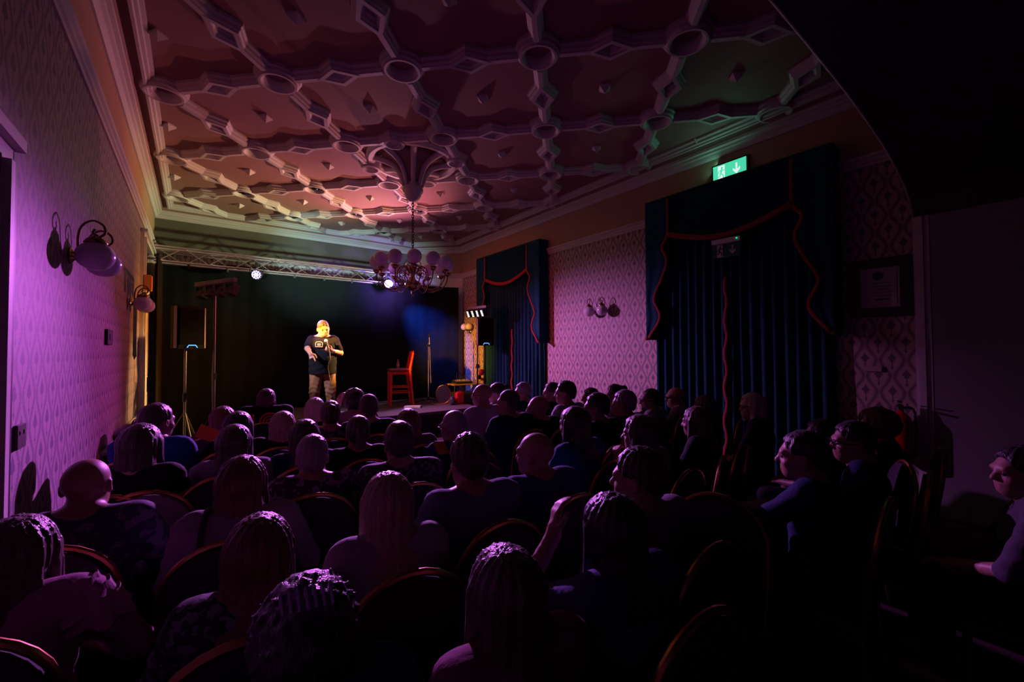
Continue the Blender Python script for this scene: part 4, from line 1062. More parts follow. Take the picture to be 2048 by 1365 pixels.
EYEM = mat('eye', (.05, .03, .03), .15); LENS = mat('spectacle_frame', (.015, .015, .018), .3); WATCH = mat('dark_watch', (.02, .02, .025), .3)
def person(px, py, dep, label, style, hcol, top, face=None, skin=SKIN, fat=1.0, sleeve=.55, hands=None, glasses=False, head_yaw=0, tilt=0.0,
           bottom=(.02, .02, .03), fineh=None, top_mat=None, beard=False, lean=0.0, chair_label=None, chair_mat=None, female=False, chair=True, watch=False, shup=0.0, collar=False, nofwd=False, headsc=1.0, cdx=0):
    P0 = on_depth(px, py, dep); x0, y0, zt = P0
    comic = np.array([1.9, 8.2])
    if face is None:
        v = comic-np.array([x0, y0]); face = -math.atan2(v[0], v[1])
    body_a = face*.75; hy = face-body_a+head_yaw
    seat = .46; hs = headsc*(1.0 if not female else .96)
    thick = {'bald': .0, 'curly': .036, 'cropped': .006, 'short': .014, 'spiky': .02, 'updo': .016, 'pony': .014}.get(style, .017)
    htop = (.126+thick)*hs
    hc_z = zt-htop                                        # head centre height
    sc = (hc_z-seat)/.735; sc = max(.80, min(1.10, sc))
    w = (.92 if female else 1.0)*(1+.55*(fat-1))
    # place the body so that the head is over the pixel
    cb, sb = math.cos(body_a), math.sin(body_a); fw = np.array([-sb, cb])
    hoff = .03+lean
    root = thing('person', label, 'person', (x0-fw[0]*hoff, y0-fw[1]*hoff, 0), body_a)
    zz = lambda k: seat+sc*k
    near = dep < 2.6
    hf = fineh or (.008 if dep < 2.0 else (.009 if dep < 3.4 else .011)); cf = .018 if near else .024
    hc = np.array([0, hoff, hc_z]); M = rotzx(hy, tilt)
    # skeleton
    pel = np.array([0, 0, zz(.10)]); wai = np.array([0, -.02+lean*.25, zz(.26)]); che = np.array([0, -.03+lean*.55, zz(.43)])
    sh = {s_: np.array([s_*.180*w, -.025+lean*.7, zz(.570)+shup]) for s_ in (-1, 1)}
    nk = np.array([0, -.02+lean*.75, zz(.575)])
    H = {}; 
    for s_ in (-1, 1):
        if hands and s_ in hands:
            t = hands[s_]; tw = np.array(t['at'], float)
            if t.get('world'):
                d_ = tw[:2]-np.array([root.location.x, root.location.y]); tw = np.array([d_[0]*cb+d_[1]*sb, -d_[0]*sb+d_[1]*cb, tw[2]])
            el, wr = ik(sh[s_], tw, .285, .255, t.get('pole', (s_*.6, -.1, -1)))
            H[s_] = (el, wr, t.get('dir', unit(wr-el)), t.get('nrm', (0, -1, .3)), t.get('curl', .6))
        else:
            el, wr = ik(sh[s_], (s_*.10, .27, .625), .29, .26, (s_*.9, -.25, -.6))
            H[s_] = (el, wr, (-s_*.45, .8, -.15), (0, .1, 1), .45)
    xm = max(.40*w, max(abs(H[s_][k][0]) for s_ in H for k in (0, 1))+.12); ym = max(.72, max(H[s_][1][1] for s_ in H)+.15)
    def arms(f, r, frac, ext=0):
        for s_ in (-1, 1):
            el, wr = H[s_][:2]; fr = min(1, frac/.5)
            f.cap(sh[s_], sh[s_]+(el-sh[s_])*fr, .054*w+r, (.043+(.054-.043)*(1-fr))*w+r, .035)
            if frac > .5: g2 = (frac-.5)/.5; f.cap(el, el+(wr-el)*g2, .041*w+r, .031*w+r, .02)
    def torso(f, r):
        f.ell(pel+[0, -.01, 0], (.165*w*fat**.5+r, .125*fat+r, .115+r), .05)
        f.ell(wai, (.135*w*fat+r, .105*fat+r, .16*sc+r), .06)
        f.ell(che, (.165*w+r, .112*fat**.5+r, .17*sc+r), .06)
        f.cap(sh[-1]*[.75, 1, 1], sh[1]*[.75, 1, 1], .056+r, .056+r, .05)
        if r > 0:
            for s_ in (-1, 1): f.cap(nk+[s_*.035, -.01, .0], sh[s_]*[.8, 1, 1], .040+r, .046+r, .04)
        if female:
            for s_ in (-1, 1): f.ell(che+[s_*.07, .085, -.01], (.06+r, .05+r, .055+r), .03)
    def legs(f, r, shoe=False):
        for s_ in (-1, 1):
            kn = np.array([s_*.12, .38, .50]); an = np.array([s_*.12, .30, .10])
            f.cap(pel+[s_*.08, .0, -.01], kn, .088+r, .064+r, .04); f.cap(kn, an, .060+r, .042+r, .02)
            if shoe: f.cap(an+[0, -.02, -.055], an+[0, .15, -.062], .042, .035, .02)
    # body, finer around the head and the lap/hands
    zmin = 0.0
    gx = grid1(-xm, xm, cf, hf, -.115, .115); gy = grid1(-.24, ym, cf, hf, hoff-.125, hoff+.135)
    gz = grid1(0.0, hc_z+.16, cf, hf*1.05, hc_z-.14, 9)
    f = Field(gx, gy, gz)
    torso(f, 0); arms(f, 0, 1.0); legs(f, 0, True)
    f.cap(nk-[0, 0, .03], hc+M@np.array([0, -.015, -.055]), .056 if not female else .048, .050 if not female else .043, .035)
    for s_ in (-1, 1): f.cap(nk+[0, 0, .035], sh[s_]*[.8, 1, 1], .045, .045, .05)
    head_prims(f, hc, M, hs, fat**.6)
    V, Q = f.mesh()
    # hands as finer surfaces, rooted inside the wrists, part of the same body mesh
    Vs = [V]; Qs = [Q]; n0 = len(V)
    for s_ in (-1, 1):
        el, wr, dv, nr, cu = H[s_]
        if not hands and py < 870 and dep > 2.5 and False: continue
        hres = .0085 if (hands and s_ in hands) else .012
        g = [grid1(wr[k]-.15, wr[k]+.15, hres) for k in range(3)]
        fh = Field(*g); fh.cap(wr-unit(wr-el)*.05, wr, .030*w, .028, .01); hand_field(fh, wr, dv, nr, -s_, cu, 1.0 if not female else .92)
        v2, q2 = fh.mesh(); Vs.append(v2); Qs.append(q2+n0); n0 += len(v2)
    mkobj('body', np.concatenate(Vs), np.concatenate(Qs), skin, root)
    # clothes
    f = Field(grid1(-xm, xm, cf), grid1(-.26, ym, cf), grid1(zz(.0), zz(.70), cf*.9))
    torso(f, .012); arms(f, .012, sleeve)
    X, Y, Z = f.g[0][:, None, None], f.g[1][None, :, None], f.g[2][None, None, :]
    f.F += (.0035*np.sin(X*38+Z*31+px)*np.sin(Z*42+Y*25+py)+.002*np.sin(Z*80+X*22)).astype(np.float32)
    if collar: f.ell(nk+[0, 0, .035], (.066, .066, .022), .01)
    V, Q = f.mesh(); mkobj('shirt', V, Q, top_mat or cloth(top), root)
    f = Field(grid1(-.32*w, .32*w, .024), grid1(-.24, .60, .024), grid1(.05, .74, .024))
    f.ell(pel+[0, -.01, -.02], (.172*w*fat**.5, .135*fat, .12), .05); legs(f, .012)
    V, Q = f.mesh(); mkobj('trousers', V, Q, cloth(bottom), root)
    # hair
    if style != 'bald':
        V, Q = hair(style, .008 if dep < 2.2 else .011); V = (V*hs)@M.T + hc
        # keep long hair behind the back
        mkobj('hair', V, Q, HAIR[hcol], root)
    if beard:
        g = [grid1(-.09, .09, .010), grid1(-.03, .13, .010), grid1(-.15, .02, .010)]
        fb = Field(*g); fb.ell((0, .045, -.088), (.050*fat, .052, .042), .02); fb.ell((0, .030, -.055), (.066*fat, .058, .05), .02)
        fb.ell((0, .10, -.045), (.026, .03, .022), .006, None, True); V, Q = fb.mesh(); V = (V*hs)@M.T+hc; mkobj('beard', V, Q, HAIR[hcol if hcol != 'pale' else 'grey'], root)
    b = MB()
    for s_ in (-1, 1): b.sphere(tuple(hc+M@(np.array([s_*.031, .083, .002])*hs)), .0125*hs, n=10)
    if dep < 5.5: b.build('eyes', EYEM, root, smooth=True)
    if glasses:
        b = MB()
        for s_ in (-1, 1):
            b.tube([tuple(hc+M@(np.array([s_*.034+.026*math.cos(a), .108, .002+.019*math.sin(a)])*hs)) for a in np.linspace(0, 2*PI, 17)], .0025, n=5, cap=False)
            b.tube([tuple(hc+M@(np.array(p)*hs)) for p in ((s_*.060, .106, .008), (s_*.080, .08, .010), (s_*.086, -.005, .008))], .0028, n=5)
        b.tube([tuple(hc+M@(np.array(p)*hs)) for p in ((-.010, .110, .006), (.010, .110, .006))], .0025, n=5)
        b.build('glasses', LENS, root, smooth=True)
    if watch:
        el, wr = H[watch][:2]; d_ = unit(wr-el); b = MB(); a = wr-d_*.03; b.tube([tuple(a-d_*.011), tuple(a+d_*.011)], .037, n=14); b.build('wristwatch', WATCH, root, smooth='auto')
    if chair:
        cx, cy = root.location.x - fw[0]*.02, root.location.y - fw[1]*.02
        place_chair(cx, cy, body_a, chair_label or ('round-backed chair under the '+label.split(' in ')[0].split(' with ')[0]), chair_mat)
    H['sh'] = sh
    return root, H

# ------------------------------------------------------------------ banquet chair (person sits at origin, faces +y)
chair_root = thing('banquet_chair', 'x', 'chair', (0, 0, 0), 0, 'round-backed banquet chairs of the audience')
b = MB(); b.box((0, .03, .43), (.44, .46, .07), bev=.028); b.build('seat', CHAIRFAB, chair_root, smooth='auto')
def back_outline(w_, h0, h1):
    P = [(-w_*.90, h0), (-w_, (h0+h1)/2)]
    for a in np.linspace(PI, 0, 15): P.append((w_*math.cos(a), h1-.20+.20*math.sin(a)))
    P += [(w_, (h0+h1)/2), (w_*.90, h0)]; return P
TB = lambda x, z: (x, -.215-(z-.45)*.14, z)
b = MB(); P = back_outline(.195, .52, .985); n = len(P)
vs = [tuple(np.array(TB(x, z))+[0, .026, 0]) for x, z in P]+[tuple(np.array(TB(x, z))-[0, .020, 0]) for x, z in P]
b.add(vs, [tuple(range(n-1, -1, -1)), tuple(range(n, 2*n))]+[(i, (i+1) % n, n+(i+1) % n, n+i) for i in range(n)]); BACKP = b.build('backrest', CHAIRFAB, chair_root, smooth='auto')
b = MB(); b.tube([TB(x, z) for x, z in back_outline(.207, .40, .998)], .0125, n=8); b.build('back_frame', GOLD, chair_root, smooth='auto')
for sx in (-1, 1):
    b = MB(); b.tube([(sx*.205, .235, .41), (sx*.215, .25, .01)], .0115, n=8); b.build('leg', GOLD, chair_root, smooth='auto')
    b = MB(); b.tube([(sx*.195, -.205, .44), (sx*.205, -.25, .01)], .0115, n=8); b.build('leg', GOLD, chair_root, smooth='auto')
b = MB(); b.tube([(-.205, .235, .40), (.205, .235, .40), (.2, -.2, .40), (-.2, -.2, .40), (-.205, .235, .40)], .010, n=6); b.build('seat_frame', GOLD, chair_root, smooth='auto')
pale_me = BACKP.data.copy(); pale_me.materials.clear(); pale_me.materials.append(CHAIRPALE)
chair_used = [False]
def place_chair(x, y, rz, label, pale=None):
    lb = ' '.join(label.split()[:16])
    if not chair_used[0]:
        chair_used[0] = True; chair_root.location = (x, y, 0); chair_root.rotation_euler = (0, 0, rz); chair_root['label'] = lb; r = chair_root
    else: r = dup(chair_root, (x, y, 0), rz, lb)
    if pale:
        for c in r.children:
            if c.name.startswith('backrest'): c.data = pale_me
    return r

GW = lambda x, y, d: tuple(on_depth(x, y, d))
FLORAL = patterned('cloth_floral', (.03, .02, .04), (.22, .17, .24), 30); SPOT = patterned('cloth_fleck', (.015, .012, .02), (.13, .11, .15), 45); PLAID = patterned('cloth_plaid', (.04, .035, .09), (.15, .12, .20), 22)
BK = (.014, .014, .018); NAVY = (.015, .03, .10); WHT = (.52, .50, .56); TEAL = (.02, .10, .18); PINKW = (.55, .38, .46)
PEOPLE = [
 # --- left block, front row first
 dict(a=(533, 778, 4.4), label='man in the black shirt with a red printed circle on its back', st='short', hc='dark', top=BK, face=-.25, k=dict(fat=1.1, shup=.06)),
 dict(a=(447, 812, 3.75), label='woman with loose auburn hair at the left end, beside the light stand', st='mid', hc='auburn', top=(.12, .03, .05), k=dict(female=True)),
 dict(a=(630, 795, 4.2), label='woman with bright blonde hair lit red in front of the performer', st='bob', hc='pale', top=BK, k=dict(female=True)),
 dict(a=(708, 776, 4.55), label='person with tall dark curly hair raising a hand to the mouth', st='curly', hc='black', top=PINKW, k=dict(hands={-1: dict(at=(-.13, .20, 1.12), dir=(.3, .1, 1), nrm=(-.6, .6, 0), curl=.5)})),
 dict(a=(478, 822, 3.25), label='woman with a dark shoulder-length crown half hidden behind another', st='mid', hc='black', top=BK, k=dict(female=True, head_yaw=-.2)),
 dict(a=(566, 822, 3.35), label='woman with a straight pale blonde bob and dark top', st='bob', hc='blonde', top=BK, k=dict(female=True)),
 dict(a=(661, 802, 3.65), label='woman with dark hair pinned up behind the bright blonde woman', st='updo', hc='dark', top=(.06, .03, .05), k=dict(female=True, top_mat='SPOT')),
 dict(a=(737, 789, 3.8), label='man with cropped hair and black shirt in front of the stage edge', st='cropped', hc='stubble', top=BK, k=dict(fat=1.08)),
 dict(a=(816, 817, 3.4), label='person with a short brown bob sitting before the stage valance', st='bob', hc='auburn', top=(.10, .06, .09), k=dict(female=True)),
 dict(a=(315, 807, 3.0), label='man in a bright blue T-shirt turning right near the left wall', st='short', hc='dark', top=(.03, .10, .42), face=-.55, k=dict(head_yaw=-.25, fat=1.1)),
 dict(a=(470, 848, 2.65), label='woman with dark wavy hair and lilac top left of centre', st='mid', hc='dark', top=(.42, .36, .50), k=dict(female=True)),
 dict(a=(610, 838, 2.85), label='woman with long dark hair between the blonde bob and grey head', st='long', hc='dark', top=NAVY, k=dict(female=True)),
 dict(a=(716, 832, 3.0), label='woman with a dark ponytail and black top in the middle', st='pony', hc='dark', top=BK, k=dict(female=True)),
 dict(a=(798, 843, 2.5), label='man with short hair and fleck-patterned shirt in the middle', st='short', hc='dark', top=BK, k=dict(top_mat='SPOT', fat=1.05, sleeve=.6)),
 dict(a=(283, 846, 2.35), label='woman with dark wavy hair and sleeveless black top by the left wall', st='bob', hc='dark', top=BK, k=dict(female=True, sleeve=.12, skin=SKIN2)),
 dict(a=(625, 870, 2.35), label='woman with short grey hair and floral blouse', st='short', hc='grey', top=BK, k=dict(female=True, top_mat='FLORAL', fat=1.15, sleeve=.7)),
 dict(a=(485, 910, 1.85), label='woman with a rounded auburn bob and white blouse with dark strap', st='bob', hc='auburn', top=(.40, .36, .42), k=dict(female=True, fat=1.1, strap=True)),
 dict(a=(175, 917, 1.8), label='bald man in a purple plaid shirt close to the left wall', st='bald', hc='grey', top=BK, face=-.25, k=dict(top_mat='PLAID', fat=1.10, sleeve=.9, head_yaw=.05, headsc=.96)),
 dict(a=(775, 943, 1.62), label='woman with very long straight blonde hair and white vest', st='verylong', hc='blonde', top=WHT, k=dict(female=True, sleeve=.05, skin=SKIN2)),
 dict(a=(520, 1026, 1.32), label='woman with long auburn hair and patterned sleeve in the foreground', st='long', hc='auburn', top=BK, k=dict(female=True, top_mat='SPOT', sleeve=.7)),
 dict(a=(35, 1030, 1.30), label='woman with brown hair and pink ruffled top at the left edge', st='mid', hc='brown', top=(.55, .25, .42), face=-.2, k=dict(female=True, ruffle=True, fat=1.05)),
 dict(a=(612, 1150, .98), label='person with dark curly hair nearest the camera, left of centre', st='curly', hc='black', top=NAVY, k=dict(clip=True)),
 dict(a=(1008, 1090, 1.10), label='woman with straight brown hair and bare pink shoulder in the foreground centre', st='long', hc='brown', top=(.30, .10, .18), k=dict(female=True, sleeve=.1)),
 # --- centre
 dict(a=(907, 822, 3.2), label='man with grey cropped hair and glasses in a teal shirt', st='cropped', hc='grey', top=TEAL, k=dict(glasses=True, head_yaw=.35)),
 dict(a=(937, 865, 2.0), label='man with spiky dark hair and pale blue T-shirt holding up a beer', st='spiky', hc='dark', top=(.20, .25, .40), k=dict(fat=1.05, hands={-1: dict(at=None, w=(864, 1050, 2.10), dir=(.1, .35, .9), nrm=(-1, .1, 0), curl=.85)})),
 dict(a=(1070, 865, 2.3), label='bald man in a blue T-shirt looking left in the centre', st='bald', hc='dark', top=(.08, .12, .30), k=dict(head_yaw=.45, fat=1.08)),
 dict(a=(964, 768, 4.4), label='bald man with glasses in a white shirt beside the stage corner', st='bald', hc='grey', top=WHT, k=dict(glasses=True, head_yaw=.55, fat=1.15)),
 dict(a=(993, 766, 5.0), label='dark-haired woman in profile behind the bald man by the stage', st='updo', hc='black', top=WHT, k=dict(female=True, head_yaw=.6, skin=SKIN2)),
 dict(a=(1016, 780, 3.95), label='balding man in a dark navy jacket looking to the stage', st='cropped', hc='stubble', top=NAVY, k=dict(head_yaw=.5, sleeve=.95, fat=1.1)),
 dict(a=(1045, 765, 5.4), label='grey-haired man with glasses and navy top below the far curtain', st='short', hc='grey', top=NAVY, k=dict(glasses=True, head_yaw=.7)),
 dict(a=(1076, 792, 4.1), label='bald man with a dark jacket in front of the far curtain', st='bald', hc='dark', top=BK, k=dict(head_yaw=.75, sleeve=.95)),
 dict(a=(1103, 765, 5.2), label='dark bearded person beside the far curtain edge', st='short', hc='black', top=BK, k=dict(head_yaw=.6, beard=True)),
 dict(a=(1130, 762, 4.5), label='man with thick dark hair and white shirt below the patterned wall', st='short', hc='black', top=WHT, k=dict(head_yaw=.5, fat=1.08)),
 dict(a=(1148, 812, 2.9), label='woman with dark hair and a teal top in the centre right', st='mid', hc='black', top=(.02, .12, .26), k=dict(female=True, head_yaw=.2)),
 dict(a=(1192, 786, 3.7), label='man with dark hair and black glasses wearing black', st='short', hc='black', top=BK, k=dict(glasses=True, head_yaw=.5)),
 dict(a=(1180, 776, 5.6), label='person against the patterned wall holding a pale cup', st='short', hc='dark', top=BK, k=dict(head_yaw=.5, hands={-1: dict(at=(-.10, .26, 1.12), dir=(.3, .2, 1), nrm=(-.8, .4, 0), curl=.8)})),
 dict(a=(1228, 769, 5.0), label='dark-haired woman with white top against the patterned wall', st='updo', hc='black', top=WHT, k=dict(female=True, head_yaw=.5)),
 dict(a=(1247, 780, 4.0), label='grey-haired man in a slate shirt right of the centre', st='short', hc='grey', top=(.06, .07, .12), k=dict(head_yaw=.3, fat=1.1)),
 dict(a=(1300, 778, 4.6), label='bearded man with glasses and white T-shirt at the curtain edge', st='cropped', hc='black', top=WHT, k=dict(glasses=True, head_yaw=.5, beard=True)),
 dict(a=(1350, 775, 4.9), label='bald man with glasses and pale pink shirt before the near curtain', st='bald', hc='dark', top=PINKW, k=dict(glasses=True, head_yaw=.5, skin=SKIN2)),
 dict(a=(1392, 812, 3.3), label='woman with long light brown hair before the near curtain', st='long', hc='brown', top=BK, k=dict(female=True)),
 dict(a=(1407, 790, 4.4), label='person with dim brown hair behind the long-haired woman', st='mid', hc='brown', top=BK, k=dict(female=True)),
 dict(a=(1503, 785, 3.9), label='blonde woman with glasses in profile before the near curtain', st='bob', hc='pale', top=BK, k=dict(female=True, glasses=True, head_yaw=.5, skin=SKIN2)),
 dict(a=(1278, 828, 2.7), label='woman with long dark brown hair and a raised arm', st='long', hc='dark', top=(.30, .15, .25), k=dict(female=True, head_yaw=.4, sleeve=.15, hands={-1: dict(at=None, w=(1236, 925, 2.75), dir=(.2, .3, .9), nrm=(-1, 0, 0), curl=.7)})),
 dict(a=(1275, 895, 1.78), label='man with cropped dark hair and pale grey T-shirt right of centre', st='short', hc='dark', top=(.34, .33, .38), k=dict(head_yaw=.45, fat=1.08)),
 dict(a=(1222, 985, 1.40), label='woman with dark hair resting her chin on a raised hand', st='mid', hc='black', top=(.12, .14, .34), k=dict(female=True, hands={-1: dict(at=(-.12, .19, 1.05), dir=(.25, .1, 1), nrm=(-.9, .3, 0), curl=.35)})),
 dict(a=(1603, 862, 2.2), label='dark-haired young man in a navy T-shirt in profile, wearing a watch', st='short', hc='black', top=(.01, .03, .10), k=dict(head_yaw=.25, hands={-1: dict(at=(-.10, .42, .80), dir=(.3, 1, .1), nrm=(-.2, 0, 1), curl=.7), 1: dict(at=(.04, .42, .74), dir=(-.6, .8, .0), nrm=(.3, 0, 1), curl=.7)}, watch=-1)),
 dict(a=(1640, 838, 3.3), label='pale-faced person behind the young man in navy', st='mid', hc='black', top=BK, k=dict(female=True, head_yaw=.3)),
 dict(a=(1703, 842, 2.6), label='person with glasses and dark hair beside the curly-haired person', st='short', hc='black', top=NAVY, k=dict(glasses=True, head_yaw=.4)),
 dict(a=(1752, 814, 3.15), label='person with reddish curly hair beside the fire extinguisher', st='curly', hc='auburn', top=BK, k=dict(head_yaw=.2)),
 dict(a=(2040, 892, 2.0), label='smiling woman at the right edge of the room', st='short', hc='black', top=(.10, .09, .12), k=dict(female=True, head_yaw=.5, )),
]
import time; T0 = time.time()
PR = {}
for i, q in enumerate(PEOPLE):
    k = dict(q['k']); ex = {n_: k.pop(n_) for n_ in ('strap', 'ruffle', 'clip', 'pale') if n_ in k}
    if 'top_mat' in k: k['top_mat'] = {'SPOT': SPOT, 'FLORAL': FLORAL, 'PLAID': PLAID}[k['top_mat']]
    if 'hands' in k:
        for s_, h in k['hands'].items():
            if h.get('at') is None: h['at'] = GW(*h['w']); h['world'] = True
    root, H = person(*q['a'], q['label'], q['st'], q['hc'], q['top'], face=q.get('face'), chair_mat=ex.get('pale'), chair_label='gold-rimmed banquet chair under the '+q['label'], **k)
    PR[i] = (root, H)
    if ex.get('clip'):
        b = MB(); z_ = on_depth(630, 1160, 1)[2]
        hz = GW(q['a'][0], q['a'][1], q['a'][2])[2]
        for t in range(7): b.tube([(-.05+.016*t, -.03, hz-.03), (-.05+.016*t, -.055, hz+.012), (-.045+.016*t, -.085, hz-.02)], .004, n=5)
        b.tube([(-.06, -.035, hz-.03), (.06, -.035, hz-.03)], .006, n=6); b.build('hair_claw', mat('claw_plastic', (.35, .30, .45), .2), root)
    if ex.get('strap'):
        b = MB(); zz_ = root.children[0]
        b.tube(catm([(-.11, -.155, .78), (-.115, -.14, .95), (-.11, -.06, 1.045), (-.10, .04, 1.02)], 6), .012, n=6, flat=.4); b.build('strap', BLACK, root, smooth=True)
    if ex.get('ruffle'):
        for s_ in (-1, 1):
            c0 = H['sh'][s_]
            for t, rr in ((0, .070), (1, .088), (2, .094)):
                b = MB(); vs = []; fs = []; n = 48
                for a_ in range(n+1):
                    th = 2*PI*a_/n
                    for j in range(4):
                        r_ = rr*(.60+.16*j)+.006*j*math.sin(6*th+t); vs.append((c0[0]+s_*.022*t+r_*math.cos(th)*.75, c0[1]+r_*math.sin(th), c0[2]+.070-.030*t-.026*j-.004*math.sin(6*th+t)))
                for a_ in range(n):
                    for j in range(3): w_ = a_*4+j; fs.append((w_, w_+4, w_+5, w_+1))
                b.add(vs, fs); b.build('ruffle', cloth((.60, .28, .45)), root, smooth=True)
# red print on the back of the first man
root = PR[0][0]
b = MB(); ps = []
for rr in (.085, .055, .028): b.tube([(.045+rr*math.cos(a), -.172-.006*math.cos(a*2), .99+rr*math.sin(a)) for a in np.linspace(0, 2*PI, 25)], .0075, n=5, cap=False)
for k_ in range(5): b.box((-.10, -.165, .92+.035*k_), (.018, .012, .028), Matrix.Rotation(R(10), 3, 'Y'))
b.build('shirt_print', mat('red_print', (.60, .03, .05), .6), root)
# cups and small things held or near the audience
CUPM = mat('clear_cup', (.80, .78, .85), .12, trans=.55, alpha=1); BEER = mat('beer', (.35, .14, .03), .15)
def pint(loc, label, fill=.5):
    t = thing('plastic_cup', label, 'cup', loc)
    b = MB(); b.lathe([(.0001, 0), (.028, 0), (.031, .02), (.040, .115), (.042, .135), (.0445, .138), (.0445, .143), (.041, .143), (.038, .12), (.029, .022), (.0001, .006)], n=24); b.build('cup_wall', CUPM, t, smooth='auto')
    if fill: b = MB(); b.lathe([(.0001, .008), (.026, .01), (.0275+.009*fill, .11*fill+.01), (.0001, .11*fill+.01)], n=20); b.build('drink', BEER, t, smooth='auto')
pint(GW(869, 1036, 2.2), 'clear plastic pint of beer held by the spiky-haired man', .7)
pint(GW(907, 1330, 1.72), 'empty clear plastic pint glass low in the foreground centre', 0)
pint(GW(1190, 820, 5.35), 'pale plastic cup held against the patterned wall', .3)
def leaflet(loc, rot, label, col):
    b = MB(); b.box((0, 0, 0), (.15, .105, .003)); b.box((0, .02, .003), (.11, .03, .0015)); o = b.build('leaflet', mat('leaflet_'+('o' if col[1] > .08 else 'r'), col, .6)); o.location = loc; o.rotation_euler = rot; tag(o, label, 'leaflet')
leaflet(GW(886, 896, 3.0), (R(50), R(10), R(20)), 'orange leaflet held low beside the man in the teal shirt', (.75, .12, .02))
leaflet(GW(988, 932, 2.6), (R(30), R(20), R(50)), 'small red leaflet behind the spiky-haired man', (.55, .04, .03))
leaflet(GW(416, 868, 3.3), (R(70), R(30), R(10)), 'orange folded leaflet beside the man in the blue T-shirt', (.70, .10, .02))
# empty chairs on the right
for (px, py, d, rz, lb) in ((1432, 892, 2.65, .35, 'empty gold-rimmed banquet chair left of the young man in navy'), (1488, 882, 2.95, .35, 'empty gold-rimmed banquet chair in the row before the near curtain'),
                            (1218, 862, 3.0, .2, 'empty gold-rimmed banquet chair behind the man with black glasses'), (1810, 905, 2.5, .45, 'empty gold-rimmed banquet chair below the fire extinguisher'),
                            (1560, 1125, 1.55, 1.9, 'empty banquet chair turned sideways by the aisle on the right')):
    p = GW(px, py, d); place_chair(p[0], p[1]+.28, rz, lb)
p = GW(305, 965, 2.15); place_chair(p[0], p[1]+.23, -.1, 'pale cloth covered chair between the bald man and the auburn bob', True)
print('PEOPLE', time.time()-T0)

# ------------------------------------------------------------------ the performer
cp = on_depth(645, 838, 7.75)
fa = math.atan2(-cp[0], -(0-cp[1]))                     # towards the camera
ang = math.atan2(cp[1], cp[0])                          # direction camera -> performer
# local frame: +y faces the camera, +x = image left
root = thing('person', 'performer in black T-shirt and brown trousers pointing at the crowd on stage', 'person', (cp[0], cp[1], SZ), ang+PI/2)
S = 1.0
L_ = lambda x, y, z: np.array([-x, y, z])             # x given to image right
shl = {-1: L_(-.205, -.02, 1.445), 1: L_(.205, -.02, 1.445)}
elb = {-1: L_(-.250, .17, 1.285), 1: L_(.300, .06, 1.200)}
wrs = {-1: L_(-.205, .37, 1.200), 1: L_(.155, .24, 1.240)}
hc = L_(.005, .06, 1.645); M = rotzx(R(14), R(-16), R(6))
def ptorso(f, r):
    f.ell(L_(0, 0, .93), (.190+r, .160+r, .14+r), .06); f.ell(L_(0, .03, 1.10), (.205+r, .185+r, .17+r), .07); f.ell(L_(0, .0, 1.32), (.195+r, .145+r, .17+r), .06)
    f.cap(shl[-1]*[.8, 1, 1], shl[1]*[.8, 1, 1], .062+r, .062+r, .05)
    for s_ in (-1, 1): f.ell(L_(s_*.09, .10, 1.32), (.085+r, .06+r, .06+r), .04)
def parms(f, r, fr):
    for s_ in (-1, 1):
        f.cap(shl[s_], shl[s_]+(elb[s_]-shl[s_])*min(1, fr), .058+r, .052+r, .03)
        if fr > 1: f.cap(elb[s_], wrs[s_], .052+r, .034+r, .015)
KN = {-1: L_(-.135, .04, .48), 1: L_(.135, .03, .48)}; AN = {-1: L_(-.135, .0, .09), 1: L_(.150, -.02, .09)}
def plegs(f, r):
    for s_ in (-1, 1): f.cap(L_(s_*.105, 0, .86), KN[s_], .104+r, .078+r, .03); f.cap(KN[s_], AN[s_], .074+r, .052+r, .02)
f = Field(grid1(-.45, .45, .018, .0075, -.12, .12), grid1(-.28, .52, .016, .0075, -.10, .18), grid1(0, 1.86, .018, .0075, 1.48, 9))
ptorso(f, 0); parms(f, 0, 2); plegs(f, 0)
f.cap(L_(0, -.01, 1.44), hc+M@np.array([0, -.01, -.05]), .072, .066, .03)
for s_ in (-1, 1):
    f.cap(L_(0, -.02, 1.53), shl[s_]*[.8, 1, 1], .060, .060, .05)
    f.cap(AN[s_]+[0, -.03, -.045], AN[s_]+[0, .13, -.055], .042, .035, .02)
head_prims(f, hc, M, 1.12, 1.30)
V, Q = f.mesh(); Vs = [V]; Qs = [Q]; n0 = len(V)
for s_, dv, nr, cu, pt in ((-1, L_(.30, .40, -.85), L_(-.3, .8, .3), 1.0, True), (1, L_(-.75, .15, .40), L_(.1, .95, .1), 1.15, False)):
    g = [grid1(wrs[s_][k]-.16, wrs[s_][k]+.16, .0065) for k in range(3)]; fh = Field(*g)
    fh.cap(wrs[s_]-unit(wrs[s_]-elb[s_])*.05, wrs[s_], .036, .032, .01); hand_field(fh, wrs[s_], dv, nr, s_, cu, 1.12, point=pt)
    v2, q2 = fh.mesh(); Vs.append(v2); Qs.append(q2+n0); n0 += len(v2)
mkobj('body', np.concatenate(Vs), np.concatenate(Qs), mat('performer_skin', (.46, .24, .16), .5, noise=(30, .05)), root)
f = Field(grid1(-.48, .48, .014), grid1(-.30, .40, .014), grid1(.78, 1.54, .014))
ptorso(f, .022); parms(f, .020, .78)
f.cap(L_(0, .010, .80), L_(0, .03, 1.10), .238, .225, .05, fy=.80)
X, Y, Z = f.g[0][:, None, None], f.g[1][None, :, None], f.g[2][None, None, :]
f.F += (.005*np.sin(X*24+Z*20)*np.sin(Z*26-X*10)+.003*np.sin(Z*60+X*30+Y*20)).astype(np.float32)
f.F = np.maximum(f.F, (.815-Z)+0*X+0*Y).astype(np.float32)
